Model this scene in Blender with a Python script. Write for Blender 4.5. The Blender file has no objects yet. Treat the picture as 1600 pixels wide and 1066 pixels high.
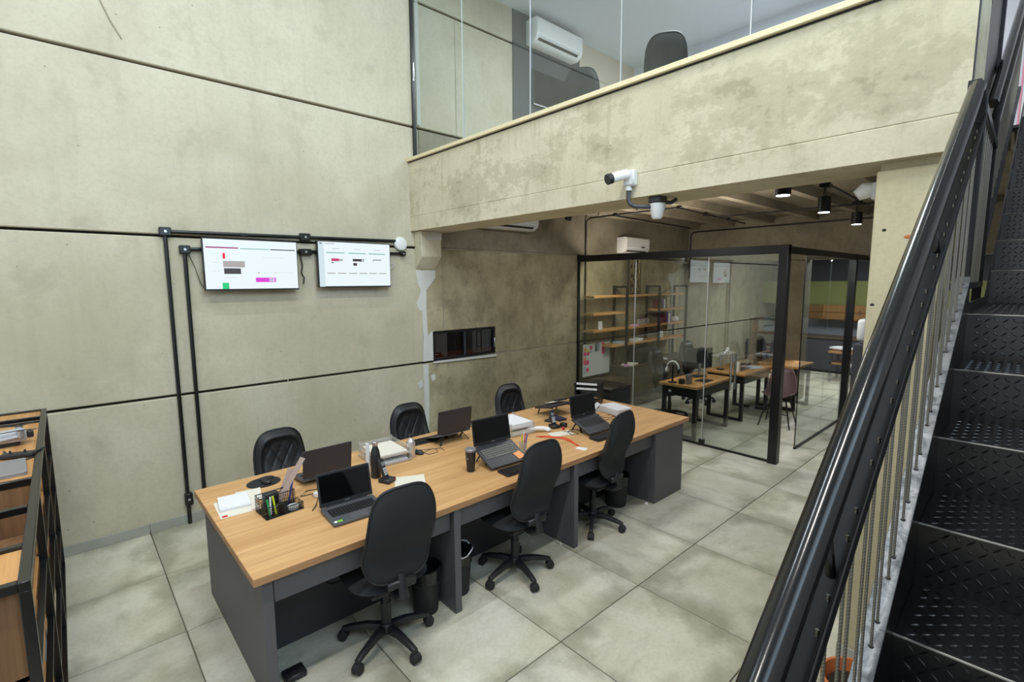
import bpy, bmesh, math, random
from mathutils import Matrix, Vector
random.seed(7)
sc = bpy.context.scene
COL = sc.collection
PI = math.pi
def R(a): return math.radians(a)

# ------------------------------------------------------------------ camera
def setup_camera():
    yaw, pitch, roll = R(47.683), R(6.845), R(-.313)
    F = Vector((math.cos(yaw)*math.cos(pitch), math.sin(yaw)*math.cos(pitch), -math.sin(pitch)))
    Rt = Vector((math.sin(yaw), -math.cos(yaw), 0)); U = Rt.cross(F)
    R2 = Rt*math.cos(roll)+U*math.sin(roll); U2 = -Rt*math.sin(roll)+U*math.cos(roll)
    cd = bpy.data.cameras.new('camera'); co = bpy.data.objects.new('camera', cd); COL.objects.link(co)
    m = Matrix((R2, U2, -F)).transposed().to_4x4(); m.translation = (0, 0, 2.15)
    co.matrix_world = m
    cd.sensor_fit = 'HORIZONTAL'; cd.sensor_width = 36; cd.lens = 772.86*36/1600
    cd.clip_start = .05; cd.clip_end = 100
    sc.camera = co
setup_camera()

# ------------------------------------------------------------------ world, light, exposure
w = bpy.data.worlds.new('world'); sc.world = w; w.use_nodes = True
bg = w.node_tree.nodes['Background']; bg.inputs[0].default_value = (.80, .90, 1.0, 1); bg.inputs[1].default_value = 1.0
def area(name, loc, rot, sx, sy, power, col=(1, 1, 1), spread=PI):
    l = bpy.data.lights.new(name, 'AREA'); l.shape = 'RECTANGLE'; l.size = sx; l.size_y = sy
    l.energy = power; l.color = col; l.spread = spread
    o = bpy.data.objects.new(name, l); COL.objects.link(o); o.location = loc; o.rotation_euler = rot
    return o
# roof lamps of the double-height hall (their housings are built further down)
HALL = [(-1.2, .75), (1.5, .75), (-1.2, 2.9), (1.5, 2.9)]
for i, (x, y) in enumerate(HALL):
    area('hall_lamp_light', (x, y, 6.60), (0, 0, 0), 1.6, .09, (98, 98, 48, 48)[i], ((1, .975, .92), (1, .975, .92), (.80, .91, 1), (.80, .91, 1))[i])
# daylight through the street front behind the camera
area('street_daylight', (-3.6, 1.9, 3.9), (0, R(-80), 0), 4.2, 5.6, 40, (.86, .93, 1.0))
# daylight through the tall side window above the stairs
area('side_daylight', (1.1, -1.75, 4.95), (R(82), 0, 0), 3.4, 2.6, 105, (.60, .82, 1.0), R(115))
# office and upper-room lamps; the two rail-mounted fill lights are added
area('office_rail_fill', (6.165, 3.6, 2.47), (0, R(-38), 0), .04, 2.5, 42, (1, .93, .82))  # added fill hidden behind the top rail, lights shelves and desks
area('office_up_fill', (6.17, 3.6, 2.535), (0, R(205), 0), .04, 2.5, 22, (1, .92, .80))  # added upward fill behind the rail, lifts the dark ribs and end beam
area('office_lamp_light', (4.7, 3.5, 3.10), (0, 0, 0), 1.2, .3, 24, (.96, .98, 1))
area('office_lamp_light', (11.2, 2.6, 2.88), (0, 0, 0), 1.2, 1.2, 130, (.95, .97, 1))
area('upper_room_light', (5.4, 2.6, 5.65), (0, 0, 0), 1.8, .6, 140, (.90, .95, 1))
sc.view_settings.view_transform = 'Standard'; sc.view_settings.look = 'None'
sc.view_settings.exposure = 0.05; sc.view_settings.gamma = 1.0; sc.view_settings.use_curve_mapping = False
try:
    sc.cycles.use_denoising = True
    sc.cycles.max_bounces = 10; sc.cycles.diffuse_bounces = 5; sc.cycles.glossy_bounces = 4
    sc.cycles.transparent_max_bounces = 16; sc.cycles.sample_clamp_indirect = 6
    sc.cycles.caustics_reflective = False; sc.cycles.caustics_refractive = False
except Exception:
    pass

# ------------------------------------------------------------------ materials
def lin(c):
    return tuple((x/12.92 if x <= .04045 else ((x+.055)/1.055)**2.4) for x in (v/255 for v in c))
MATS = {}
def newmat(name):
    m = bpy.data.materials.new(name); m.use_nodes = True; MATS[name] = m
    nt = m.node_tree
    return m, nt, nt.nodes, nt.links, nt.nodes['Principled BSDF']
def setp(b, col=None, rough=None, metal=None, spec=None, coat=None):
    if col is not None: b.inputs['Base Color'].default_value = (*col, 1)
    if rough is not None: b.inputs['Roughness'].default_value = rough
    if metal is not None: b.inputs['Metallic'].default_value = metal
    if spec is not None: b.inputs['Specular IOR Level'].default_value = spec
    if coat is not None: b.inputs['Coat Weight'].default_value = coat
def mixc(N, L, fac, a, b, mode='MIX'):
    n = N.new('ShaderNodeMix'); n.data_type = 'RGBA'; n.blend_type = mode
    for s, v in ((n.inputs[0], fac), (n.inputs[6], a), (n.inputs[7], b)):
        if hasattr(v, 'is_output'): L.new(v, s)
        elif isinstance(v, (int, float)): s.default_value = v
        else: s.default_value = (*v, 1)
    return n.outputs[2]
def noise(N, L, vec, scale, detail=4, rough=.55, dist=0):
    n = N.new('ShaderNodeTexNoise'); n.inputs['Scale'].default_value = scale; n.inputs['Detail'].default_value = detail
    n.inputs['Roughness'].default_value = rough; n.inputs['Distortion'].default_value = dist
    if vec is not None: L.new(vec, n.inputs['Vector'])
    return n.outputs['Fac']
def ramp(N, L, v, a, b):
    n = N.new('ShaderNodeMapRange'); n.interpolation_type = 'SMOOTHSTEP'
    n.inputs[1].default_value = a; n.inputs[2].default_value = b
    L.new(v, n.inputs[0]); return n.outputs[0]
def mth(N, L, op, a, b=0):
    n = N.new('ShaderNodeMath'); n.operation = op
    for s, v in ((n.inputs[0], a), (n.inputs[1], b)):
        if hasattr(v, 'is_output'): L.new(v, s)
        else: s.default_value = v
    return n.outputs[0]
def mapping(N, L, vec, scale=(1, 1, 1), rot=(0, 0, 0)):
    n = N.new('ShaderNodeMapping'); n.inputs['Scale'].default_value = scale; n.inputs['Rotation'].default_value = rot
    L.new(vec, n.inputs['Vector']); return n.outputs[0]
def bump(N, L, b, h, strength, dist=.01):
    n = N.new('ShaderNodeBump'); n.inputs['Strength'].default_value = strength; n.inputs['Distance'].default_value = dist
    L.new(h, n.inputs['Height']); L.new(n.outputs[0], b.inputs['Normal'])
def plain(name, rgb, rough=.5, metal=0, spec=.5, var=.06, vscale=30, bmp=0, bscale=200, coat=None):
    m, nt, N, L, b = newmat(name); c = lin(rgb); setp(b, c, rough, metal, spec, coat)
    tc = N.new('ShaderNodeTexCoord').outputs['Object']
    n = noise(N, L, tc, vscale, 3)
    lo = tuple(x*(1-var) for x in c); hi = tuple(min(1, x*(1+var)) for x in c)
    L.new(mixc(N, L, n, lo, hi), b.inputs['Base Color'])
    if bmp: bump(N, L, b, noise(N, L, tc, bscale, 3), bmp, .002)
    return m
def emit(name, rgb, strength):
    m, nt, N, L, b = newmat(name); c = lin(rgb); setp(b, (.01, .01, .01) if name.startswith('screen') else c, .3)
    b.inputs['Emission Color'].default_value = (*c, 1); b.inputs['Emission Strength'].default_value = strength
    return m
def concrete(name, A, B, stain, amt=.6, s=1.0, rough=.8, streak=.0, blotch=None, mottle=.25):
    m, nt, N, L, b = newmat(name); setp(b, lin(A), rough, 0, .3)
    pos = N.new('ShaderNodeNewGeometry').outputs['Position']
    c = mixc(N, L, ramp(N, L, noise(N, L, pos, .9*s, 6, .6, .4), .32, .68), lin(A), lin(B))
    f = noise(N, L, pos, 3.2*s, 8, .68, .15)
    c = mixc(N, L, mth(N, L, 'MULTIPLY', ramp(N, L, f, .54, .72), amt), c, lin(stain))
    q_ = noise(N, L, mapping(N, L, pos, (1, 1, .8)), 2.3*s, 12, .74, .1)
    c = mixc(N, L, mth(N, L, 'MULTIPLY', ramp(N, L, q_, .42, .66), mottle), c, tuple(x*.62 for x in lin(stain)))
    if blotch:      # ragged damp stain band on the beam
        sx_ = N.new('ShaderNodeSeparateXYZ'); L.new(pos, sx_.inputs[0])
        dz = mth(N, L, 'ABSOLUTE', mth(N, L, 'SUBTRACT', sx_.outputs[2], blotch[0]))
        band = mth(N, L, 'SUBTRACT', noise(N, L, mapping(N, L, pos, (1, .6, 1)), 3.0, 14, .76), mth(N, L, 'MULTIPLY', dz, blotch[1]))
        c = mixc(N, L, mth(N, L, 'MULTIPLY', ramp(N, L, band, .44, .50), .45), c, lin((160, 153, 124)))
        c = mixc(N, L, mth(N, L, 'MULTIPLY', ramp(N, L, band, .53, .60), .4), c, lin((128, 121, 94)))
    g = noise(N, L, mapping(N, L, pos, (1, 1, .12)), 14*s, 5, .6)
    c = mixc(N, L, mth(N, L, 'MULTIPLY', ramp(N, L, g, .5, .75), .16+streak), c, lin(stain))
    h = noise(N, L, pos, 38*s, 6, .7)
    c = mixc(N, L, mth(N, L, 'MULTIPLY', ramp(N, L, h, .4, .7), .26), c, tuple(x*.62 for x in lin(A)))
    v = N.new('ShaderNodeTexVoronoi'); v.inputs['Scale'].default_value = 5.5; L.new(pos, v.inputs['Vector'])
    pit = mth(N, L, 'LESS_THAN', v.outputs['Distance'], .035)
    c = mixc(N, L, mth(N, L, 'MULTIPLY', pit, .45), c, lin((70, 62, 48)))
    L.new(c, b.inputs['Base Color'])
    bump(N, L, b, mth(N, L, 'ADD', noise(N, L, pos, 26, 8, .7), mth(N, L, 'MULTIPLY', f, 1.2)), .22, .008)
    return m
def wood(name, A, B, scale=1.0, axis=0, rough=.42, obj=True):
    m, nt, N, L, b = newmat(name); setp(b, lin(A), rough, 0, .4)
    v = N.new('ShaderNodeTexCoord').outputs['Object'] if obj else N.new('ShaderNodeNewGeometry').outputs['Position']
    sc_ = [9, 9, 9]; sc_[axis] = .55
    mv = mapping(N, L, v, tuple(x*scale for x in sc_))
    n1 = noise(N, L, mv, 1.0, 6, .6, 1.2)
    sc2 = [70, 70, 70]; sc2[axis] = 1.6
    n2 = noise(N, L, mapping(N, L, v, tuple(x*scale for x in sc2)), 1.0, 3, .6)
    c = mixc(N, L, ramp(N, L, n1, .3, .72), lin(A), lin(B))
    c = mixc(N, L, mth(N, L, 'MULTIPLY', ramp(N, L, n2, .45, .75), .35), c, tuple(x*.55 for x in lin(B)))
    L.new(c, b.inputs['Base Color']); bump(N, L, b, n2, .08, .001)
    return m
def tilemat():
    m, nt, N, L, b = newmat('floor_tile'); setp(b, (.3, .3, .26), .42, 0, .45)
    tc = N.new('ShaderNodeTexCoord'); oi = N.new('ShaderNodeObjectInfo')
    off = mth(N, L, 'MULTIPLY', oi.outputs['Random'], 47.0)
    cb = N.new('ShaderNodeCombineXYZ')
    for k in range(3): L.new(off, cb.inputs[k])
    va = N.new('ShaderNodeVectorMath'); va.operation = 'ADD'; L.new(tc.outputs['Object'], va.inputs[0]); L.new(cb.outputs[0], va.inputs[1])
    v = va.outputs[0]
    n1 = noise(N, L, v, 1.7, 5, .6, .1); n2 = noise(N, L, mapping(N, L, v, (1, 2.2, 1), (0, 0, .5)), 2.6, 6, .62, .05); n3 = noise(N, L, v, 42, 5, .7)
    sep = N.new('ShaderNodeSeparateXYZ'); L.new(tc.outputs['Generated'], sep.inputs[0])
    def dist(s): return mth(N, L, 'MINIMUM', s, mth(N, L, 'SUBTRACT', 1.0, s))
    d = mth(N, L, 'MINIMUM', dist(sep.outputs[0]), dist(sep.outputs[1]))
    e = mth(N, L, 'SUBTRACT', d, mth(N, L, 'MULTIPLY', ramp(N, L, noise(N, L, v, 1.6, 5, .6), .40, .66), .24))
    edge = ramp(N, L, e, .11, -.16)
    c = mixc(N, L, ramp(N, L, n1, .32, .7), lin((218, 215, 198)), lin((196, 192, 170)))
    c = mixc(N, L, mth(N, L, 'MULTIPLY', ramp(N, L, n2, .46, .74), .36), c, lin((128, 127, 106)))
    c = mixc(N, L, mth(N, L, 'MULTIPLY', edge, .55), c, lin((122, 120, 95)))
    tone = N.new('ShaderNodeMapRange'); L.new(oi.outputs['Random'], tone.inputs[0]); tone.inputs[3].default_value = .86; tone.inputs[4].default_value = 1.08
    hs = N.new('ShaderNodeHueSaturation'); L.new(c, hs.inputs['Color']); L.new(tone.outputs[0], hs.inputs['Value'])
    c = mixc(N, L, mth(N, L, 'MULTIPLY', ramp(N, L, n3, .4, .7), .12), hs.outputs[0], lin((90, 88, 70)))
    L.new(c, b.inputs['Base Color'])
    L.new(mth(N, L, 'ADD', .34, mth(N, L, 'MULTIPLY', n2, .25)), b.inputs['Roughness'])
    bump(N, L, b, n3, .04, .002)
    return m
def glassmat(name, tint=(.93, .96, .95), base=.045, rough=.0, gtint=(1, 1, 1)):
    m = bpy.data.materials.new(name); m.use_nodes = True; MATS[name] = m
    nt = m.node_tree; N, L = nt.nodes, nt.links; N.clear()
    out = N.new('ShaderNodeOutputMaterial'); tr = N.new('ShaderNodeBsdfTransparent'); gl = N.new('ShaderNodeBsdfGlossy')
    tr.inputs[0].default_value = (*tint, 1); gl.inputs[0].default_value = (*gtint, 1); gl.inputs[1].default_value = rough
    lw = N.new('ShaderNodeLayerWeight'); lw.inputs[0].default_value = .5
    p = mth(N, L, 'POWER', lw.outputs['Facing'], 5.0)
    f = mth(N, L, 'ADD', base, mth(N, L, 'MULTIPLY', p, .9))
    mx = N.new('ShaderNodeMixShader'); L.new(f, mx.inputs[0]); L.new(tr.outputs[0], mx.inputs[1]); L.new(gl.outputs[0], mx.inputs[2])
    L.new(mx.outputs[0], out.inputs[0])
    return m
def acrylic():
    m = glassmat('clear_acrylic', (.93, .93, .92), .07, .03)
    nt = m.node_tree; N, L = nt.nodes, nt.links
    out = [n for n in N if n.type == 'OUTPUT_MATERIAL'][0]; src = out.inputs[0].links[0].from_socket
    d = N.new('ShaderNodeBsdfDiffuse'); d.inputs[0].default_value = (.85, .84, .82, 1)
    mx = N.new('ShaderNodeMixShader'); mx.inputs[0].default_value = .14
    L.new(src, mx.inputs[1]); L.new(d.outputs[0], mx.inputs[2]); L.new(mx.outputs[0], out.inputs[0])
    return m
def galv():
    m, nt, N, L, b = newmat('galvanised'); setp(b, lin((180, 183, 185)), .42, .75, .5)
    v = N.new('ShaderNodeTexCoord').outputs['Object']
    n = noise(N, L, v, 22, 6, .7, .6)
    L.new(mixc(N, L, ramp(N, L, n, .35, .7), lin((118, 121, 124)), lin((66, 69, 72))), b.inputs['Base Color'])
    L.new(mth(N, L, 'ADD', .3, mth(N, L, 'MULTIPLY', n, .35)), b.inputs['Roughness'])
    return m
def cablemat():
    m, nt, N, L, b = newmat('steel_cable'); setp(b, lin((150, 146, 136)), .45, .85)
    v = N.new('ShaderNodeTexCoord').outputs['Object']
    wv = N.new('ShaderNodeTexWave'); wv.bands_direction = 'DIAGONAL'; wv.inputs['Scale'].default_value = 90
    L.new(v, wv.inputs['Vector'])
    L.new(mixc(N, L, wv.outputs['Fac'], lin((112, 108, 100)), lin((142, 138, 130))), b.inputs['Base Color'])
    bump(N, L, b, wv.outputs['Fac'], .12, .001)
    return m
M = MATS
concrete('wall_concrete', (197, 190, 168), (178, 170, 145), (142, 135, 110), .36, .8, mottle=.09)
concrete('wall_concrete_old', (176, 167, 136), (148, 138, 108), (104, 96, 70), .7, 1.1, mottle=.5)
concrete('beam_concrete', (212, 204, 178), (198, 190, 162), (148, 140, 112), .5, 1.1, streak=.14, blotch=(3.14, .30), mottle=.1)
concrete('pillar_concrete', (196, 187, 156), (182, 173, 140), (140, 130, 100), .4, .9, mottle=.1)
concrete('slab_concrete', (158, 148, 128), (132, 123, 106), (104, 96, 82), .4, 1.2)
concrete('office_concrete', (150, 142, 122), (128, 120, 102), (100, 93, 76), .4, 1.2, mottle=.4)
plain('joint_dark', (44, 42, 40), .9, var=.3)
plain('putty', (196, 196, 190), .8, var=.08, vscale=12, bmp=.3, bscale=40)
plain('grout', (122, 118, 100), .9, var=.2)
plain('skirting_tile', (158, 158, 148), .45, var=.18, vscale=5)
tilemat()
wood('desk_oak', (220, 176, 122), (194, 147, 96), 1.0, 0, .36)
wood('desk_edge', (184, 142, 100), (158, 116, 80), 1.2, 0, .45)
wood('shelf_oak', (214, 164, 104), (184, 132, 76), 1.4, 0, .42)
wood('bookcase_oak', (202, 152, 96), (172, 122, 72), 1.3, 1, .42)
wood('bookcase_brown', (134, 98, 66), (106, 75, 50), 1.5, 2, .5)
wood('cabinet_walnut', (96, 82, 66), (74, 62, 50), 1.6, 0, .5)
wood('cupboard_wood', (140, 104, 62), (118, 84, 48), 1.6, 2, .5)
plain('grey_laminate', (88, 87, 92), .5, var=.05, vscale=120, bmp=.06)
plain('grey_laminate_dark', (62, 62, 67), .55, var=.05, vscale=120)
plain('black_fabric', (38, 40, 42), .8, var=.18, vscale=260, bmp=.25, bscale=600, spec=.35)
plain('black_leather', (24, 24, 26), .48, var=.1, vscale=80, bmp=.12, bscale=240)
plain('black_plastic', (33, 34, 37), .42, var=.06)
plain('black_plastic_rough', (30, 30, 32), .62, var=.1, bmp=.1)
plain('black_paint', (18, 18, 19), .32, 0, .5, var=.15, vscale=14)
plain('black_steel', (13, 13, 14), .26, .0, .6, var=.2, vscale=9, bmp=.05, bscale=30)
plain('rail_steel', (30, 31, 31), .16, .3, .6, var=.15, vscale=7, bmp=.05, bscale=30)
plain('tread_steel', (15, 15, 16), .24, .15, .8, var=.35, vscale=8)
plain('worn_edge', (140, 138, 132), .5, .7, var=.35, vscale=25)
plain('grey_steel', (66, 67, 72), .45, .2, var=.12, vscale=8)
plain('angle_black', (14, 14, 15), .5, .1, .4, var=.5, vscale=20, bmp=.3, bscale=60)
galv(); cablemat()
plain('white_plastic', (228, 228, 226), .4, var=.02)
plain('white_plastic_shade', (205, 206, 206), .45, var=.02)
plain('paper', (226, 226, 228), .85, var=.02)
plain('paper_cream', (222, 217, 202), .85, var=.03)
plain('red_print', (190, 42, 48), .7)
plain('laptop_lid', (54, 52, 56), .5, .15, var=.05, vscale=90)
plain('laptop_base', (86, 88, 92), .42, .25, var=.04)
plain('laptop_dark', (52, 54, 57), .45, .2, var=.04)
plain('key_black', (20, 20, 22), .5)
plain('key_lit', (96, 96, 88), .5, var=.25, vscale=300)
plain('trackpad', (98, 96, 102), .35, .2)
plain('screen_glass', (9, 9, 11), .07, 0, .5, var=.01)
plain('sticker_green', (120, 190, 60), .5)
plain('silver', (196, 198, 204), .25, .85, var=.04)
plain('chrome', (205, 206, 208), .12, 1, var=.02)
plain('bottle_alu', (214, 208, 206), .3, .7)
plain('orange_note', (236, 158, 104), .8)
plain('pink_note', (238, 62, 130), .8); plain('yellow_note', (226, 224, 86), .8); plain('blue_note', (164, 186, 200), .8); plain('lilac_note', (222, 160, 214), .8)
plain('banner_pink', (226, 150, 170), .7); plain('navy', (44, 48, 70), .5); plain('lanyard', (226, 72, 30), .6)
plain('yellow_ink', (206, 222, 40), .5); plain('green_ink', (40, 160, 90), .5); plain('red_ink', (206, 40, 60), .5); plain('blue_ink', (70, 70, 160), .5)
plain('wood_ruler', (150, 128, 116), .3)
plain('terracotta', (196, 112, 62), .7, var=.15, vscale=18); plain('soil', (38, 30, 22), .95, var=.4)
plain('grey_wall', (70, 71, 74), .7, var=.06); plain('beige_wall', (206, 196, 176), .8, var=.04, vscale=3)
plain('upper_floor', (196, 190, 178), .5, var=.05)
plain('pale_wall', (214, 216, 224), .8, var=.02); plain('gypsum', (204, 208, 214), .85, var=.02, vscale=2)
plain('ledge_stone', (222, 210, 172), .55, var=.12, vscale=30)
plain('green_paint', (106, 110, 62), .8, var=.1, vscale=4); plain('splash_grey', (112, 118, 126), .5, var=.06, vscale=3)
plain('rose_shell', (104, 82, 86), .45); plain('white_board', (226, 228, 226), .3)
plain('purple_cloth', (110, 70, 140), .85); plain('seat_red', (96, 24, 38), .8); plain('magazine', (196, 170, 120), .6, var=.5, vscale=18)
plain('smoke_glass', (66, 54, 48), .15)
plain('bag_plastic', (20, 21, 23), .22, bmp=.5, bscale=60); plain('white_bag', (216, 216, 220), .3)
plain('drone_grey', (176, 178, 182), .45); plain('laptop_silver', (138, 138, 140), .4, .3)
plain('power_white', (230, 230, 225), .4)
glassmat('pane_glass', (.88, .92, .91), .10); glassmat('upper_glass', (.90, .94, .95), .07)
glassmat('window_glass', (.5, .45, .42), .12)
acrylic()
emit('screen_white', (236, 248, 252), .95); emit('screen_tint', (214, 234, 240), .9)
emit('screen_magenta', (168, 24, 110), .8); emit('screen_pink', (226, 60, 220), .9); emit('screen_red', (240, 20, 70), .9)
emit('screen_green', (40, 210, 130), .9); emit('screen_grey', (186, 180, 178), .8); emit('screen_dark', (76, 68, 70), .7)
emit('screen_rose', (200, 70, 120), .9); emit('screen_teal', (150, 200, 190), .9)
emit('lamp_glow', (255, 250, 238), 9.0); emit('lamp_glow_soft', (255, 246, 226), 5.0)

# ------------------------------------------------------------------ mesh building
class MB:
    def __init__(s): s.v = []; s.f = []; s.M = Matrix.Identity(4)
    def add(s, vs, fs):
        o = len(s.v); s.v += [tuple(s.M @ Vector(p)) for p in vs]; s.f += [tuple(i+o for i in f) for f in fs]; return s
    def box(s, a, b):
        x0, y0, z0 = a; x1, y1, z1 = b
        return s.add([(x0, y0, z0), (x1, y0, z0), (x1, y1, z0), (x0, y1, z0), (x0, y0, z1), (x1, y0, z1), (x1, y1, z1), (x0, y1, z1)],
                     [(3, 2, 1, 0), (4, 5, 6, 7), (0, 1, 5, 4), (1, 2, 6, 5), (2, 3, 7, 6), (3, 0, 4, 7)])
    def cbox(s, c, d): return s.box([c[i]-d[i]/2 for i in range(3)], [c[i]+d[i]/2 for i in range(3)])
    def bar(s, p0, p1, w_, h_, up=(0, 0, 1)):
        p0 = Vector(p0); p1 = Vector(p1); d = (p1-p0).normalized(); up = Vector(up)
        if abs(d.dot(up)) > .99: up = Vector((1, 0, 0))
        a = d.cross(up).normalized(); b = a.cross(d)
        vs = [p+a*(w_/2*i)+b*(h_/2*j) for p in (p0, p1) for i, j in ((-1, -1), (1, -1), (1, 1), (-1, 1))]
        return s.add(vs, [(0, 1, 2, 3), (7, 6, 5, 4), (0, 4, 5, 1), (1, 5, 6, 2), (2, 6, 7, 3), (3, 7, 4, 0)])
    def tube(s, pts, r, n=8, caps=True):
        pts = [Vector(p) for p in pts]; rs = r if isinstance(r, (list, tuple)) else [r]*len(pts)
        vs = []; fs = []; prev = None
        for i, p in enumerate(pts):
            d = (pts[min(i+1, len(pts)-1)]-pts[max(i-1, 0)]).normalized()
            if prev is None:
                a = d.cross(Vector((0, 0, 1)))
                if a.length < 1e-3: a = d.cross(Vector((1, 0, 0)))
                a.normalize()
            else:
                a = (prev-d*prev.dot(d)).normalized()
            prev = a; b = d.cross(a)
            vs += [p+(a*math.cos(2*PI*k/n)+b*math.sin(2*PI*k/n))*rs[i] for k in range(n)]
        for i in range(len(pts)-1):
            for k in range(n):
                fs.append((i*n+k, i*n+(k+1) % n, (i+1)*n+(k+1) % n, (i+1)*n+k))
        if caps: fs += [tuple(range(n))[::-1], tuple((len(pts)-1)*n+k for k in range(n))]
        return s.add(vs, fs)
    def cyl(s, p0, p1, r0, r1=None, n=20): return s.tube([p0, p1], [r0, r0 if r1 is None else r1], n)
    def lathe(s, prof, n=24, c=(0, 0, 0), close=True):
        vs = [(c[0]+r*math.cos(2*PI*k/n), c[1]+r*math.sin(2*PI*k/n), c[2]+z) for r, z in prof for k in range(n)]
        fs = [(i*n+k, i*n+(k+1) % n, (i+1)*n+(k+1) % n, (i+1)*n+k) for i in range(len(prof)-1) for k in range(n)]
        if close: fs += [tuple(range(n))[::-1], tuple((len(prof)-1)*n+k for k in range(n))]
        return s.add(vs, fs)
    def prism(s, poly, axis, a0, a1):
        def q(p, a): return {'z': (p[0], p[1], a), 'y': (p[0], a, p[1]), 'x': (a, p[0], p[1])}[axis]
        n = len(poly); vs = [q(p, a0) for p in poly]+[q(p, a1) for p in poly]
        return s.add(vs, [tuple(range(n))[::-1], tuple(range(n, 2*n))]+[(i, (i+1) % n, n+(i+1) % n, n+i) for i in range(n)])
    def ball(s, c, r, n=16, k=10, sq=(1, 1, 1)):
        prof = [(max(1e-4, r*math.sin(PI*i/k)), -r*math.cos(PI*i/k)) for i in range(k+1)]
        old = s.M; s.M = old @ Matrix.Translation(c) @ Matrix.Diagonal((*sq, 1)); s.lathe(prof, n); s.M = old; return s
    def mesh(s, name, bevel=0, seg=1, smooth=None):
        me = bpy.data.meshes.new(name); me.from_pydata(s.v, [], s.f)
        bm = bmesh.new(); bm.from_mesh(me)
        bmesh.ops.recalc_face_normals(bm, faces=bm.faces)
        if bevel:
            es = [e for e in bm.edges if len(e.link_faces) == 2 and e.calc_face_angle(0) > R(40)]
            bmesh.ops.bevel(bm, geom=es, offset=bevel, segments=seg, affect='EDGES', profile=.5, clamp_overlap=True)
        bm.to_mesh(me); bm.free()
        if smooth is None: smooth = True
        if smooth:
            me.polygons.foreach_set('use_smooth', [True]*len(me.polygons)); me.set_sharp_from_angle(angle=R(38))
        return me
def link(name, me, mat, parent=None, world=False, kind=None, label=None):
    o = bpy.data.objects.new(name, me); COL.objects.link(o)
    if mat is not None and not me.materials: me.materials.append(M[mat])
    if parent is not None:
        o.parent = parent
        if world: o.matrix_parent_inverse = (Matrix.Translation(parent.location) @ parent.rotation_euler.to_matrix().to_4x4()).inverted()
    if kind: o['kind'] = kind
    if label: o['label'] = label
    return o
def part(name, mb, mat, parent=None, bevel=0, seg=1, world=False, kind=None, label=None, smooth=None):
    return link(name, mb.mesh(name, bevel, seg, smooth), mat, parent, world, kind, label)
def tag(o, label, cat, group=None, kind=None):
    o['label'] = label; o['category'] = cat
    if group: o['group'] = group
    if kind: o['kind'] = kind
    return o
def thing(name, label, cat, loc=(0, 0, 0), rz=0, group=None):
    o = bpy.data.objects.new(name, None); COL.objects.link(o); o.empty_display_size = .1
    o.location = loc; o.rotation_euler = (0, 0, rz); return tag(o, label, cat, group)
def struct(o, label=None):
    o['kind'] = 'structure'
    if label: o['label'] = label
    return o
def sempty(name, label=None):
    o = bpy.data.objects.new(name, None); COL.objects.link(o); return struct(o, label)
def dup(root, loc, rz, label, group=None, base=0):
    def cp(o, p):
        c = o.copy(); COL.objects.link(c); c.parent = p
        for ch in o.children: cp(ch, c)
        return c
    r = cp(root, None); r.location = loc; r.rotation_euler = (0, 0, rz); r['label'] = label
    if group: r['group'] = group
    for c in r.children:
        if base and c.name.split('.')[0] == 'leg': c.rotation_euler.z += base
    return r
def rrect(w_, h_, r, n=5, cx=0, cy=0):
    pts = []
    for qx, qy, a0 in ((1, 1, 0), (-1, 1, 90), (-1, -1, 180), (1, -1, 270)):
        for k in range(n+1):
            a = R(a0+90*k/n); pts.append((cx+qx*(w_/2-r)+r*math.cos(a), cy+qy*(h_/2-r)+r*math.sin(a)))
    return pts
def T(*p): return Matrix.Translation(p)
def RX(a): return Matrix.Rotation(a, 4, 'X')
def RY(a): return Matrix.Rotation(a, 4, 'Y')
def RZ(a): return Matrix.Rotation(a, 4, 'Z')

# ================================================================== THE SETTING
W = 5.12                    # inner face of the long concrete wall
X0, X1, YR = -3.4, 14.0, -1.6
# floor with separate tiles
floor = part('floor', MB().box((X0-.2, YR-.2, -.2), (X1+.2, W+.3, -.012)), 'grout'); struct(floor, 'floor of large worn grey-green concrete tiles')
tm = MB().box((-.4075, -.4075, -.012), (.4075, .4075, 0)).mesh('tile', .0025)
tm.materials.append(M['floor_tile'])
for i in range(-5, 17):
    for j in range(-4, 5):
        cx, cy = .4104+.8206*(i+.5), 1.0124+.8206*(j+.5)
        if cx > X1 or cy < YR: continue
        o = link('tile', tm, None, floor); o.location = (cx, cy, 0); o.rotation_euler.z = random.choice((0, PI/2, PI, -PI/2))
# long wall: storey-high precast panels with open joints
wl = part('wall_left', MB().box((X0-.2, W+.06, -.2), (X1+.2, W+.3, 7.2)), 'joint_dark'); struct(wl, 'tall grey concrete panel wall with dark horizontal joints')
zs = [0, 1.174, 2.552, 3.911, 5.275, 7.2]
G = .011
def wpanel(x0, x1, z0, z1, mat):
    m = MB().box((x0, W, z0), (x1, W+.07, z1)); return part('concrete_panel', m, mat, wl, bevel=.008)
for k in range(5):
    z0, z1 = zs[k]+(G if k else 0), zs[k+1]-G
    wpanel(X0-.2, 3.215, z0, z1, 'wall_concrete')
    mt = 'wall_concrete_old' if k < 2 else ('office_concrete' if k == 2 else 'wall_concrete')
    if k == 1:
        poly = [(3.225, z0), (3.35, z0), (3.35, 1.545), (4.345, 1.545), (4.345, z0), (9.2, z0), (9.2, z1), (3.225, z1)]
        part('concrete_panel', MB().prism(poly, 'y', W, W+.07), mt, wl, bevel=.006)
    else:
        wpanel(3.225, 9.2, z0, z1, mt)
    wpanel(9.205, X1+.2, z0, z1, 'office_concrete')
    if k in (1, 2): part('joint_filler', MB().box((3.41, W+.004, zs[k]-G), (6.05, W+.06, zs[k]+G)), 'slab_concrete', wl)
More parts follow.
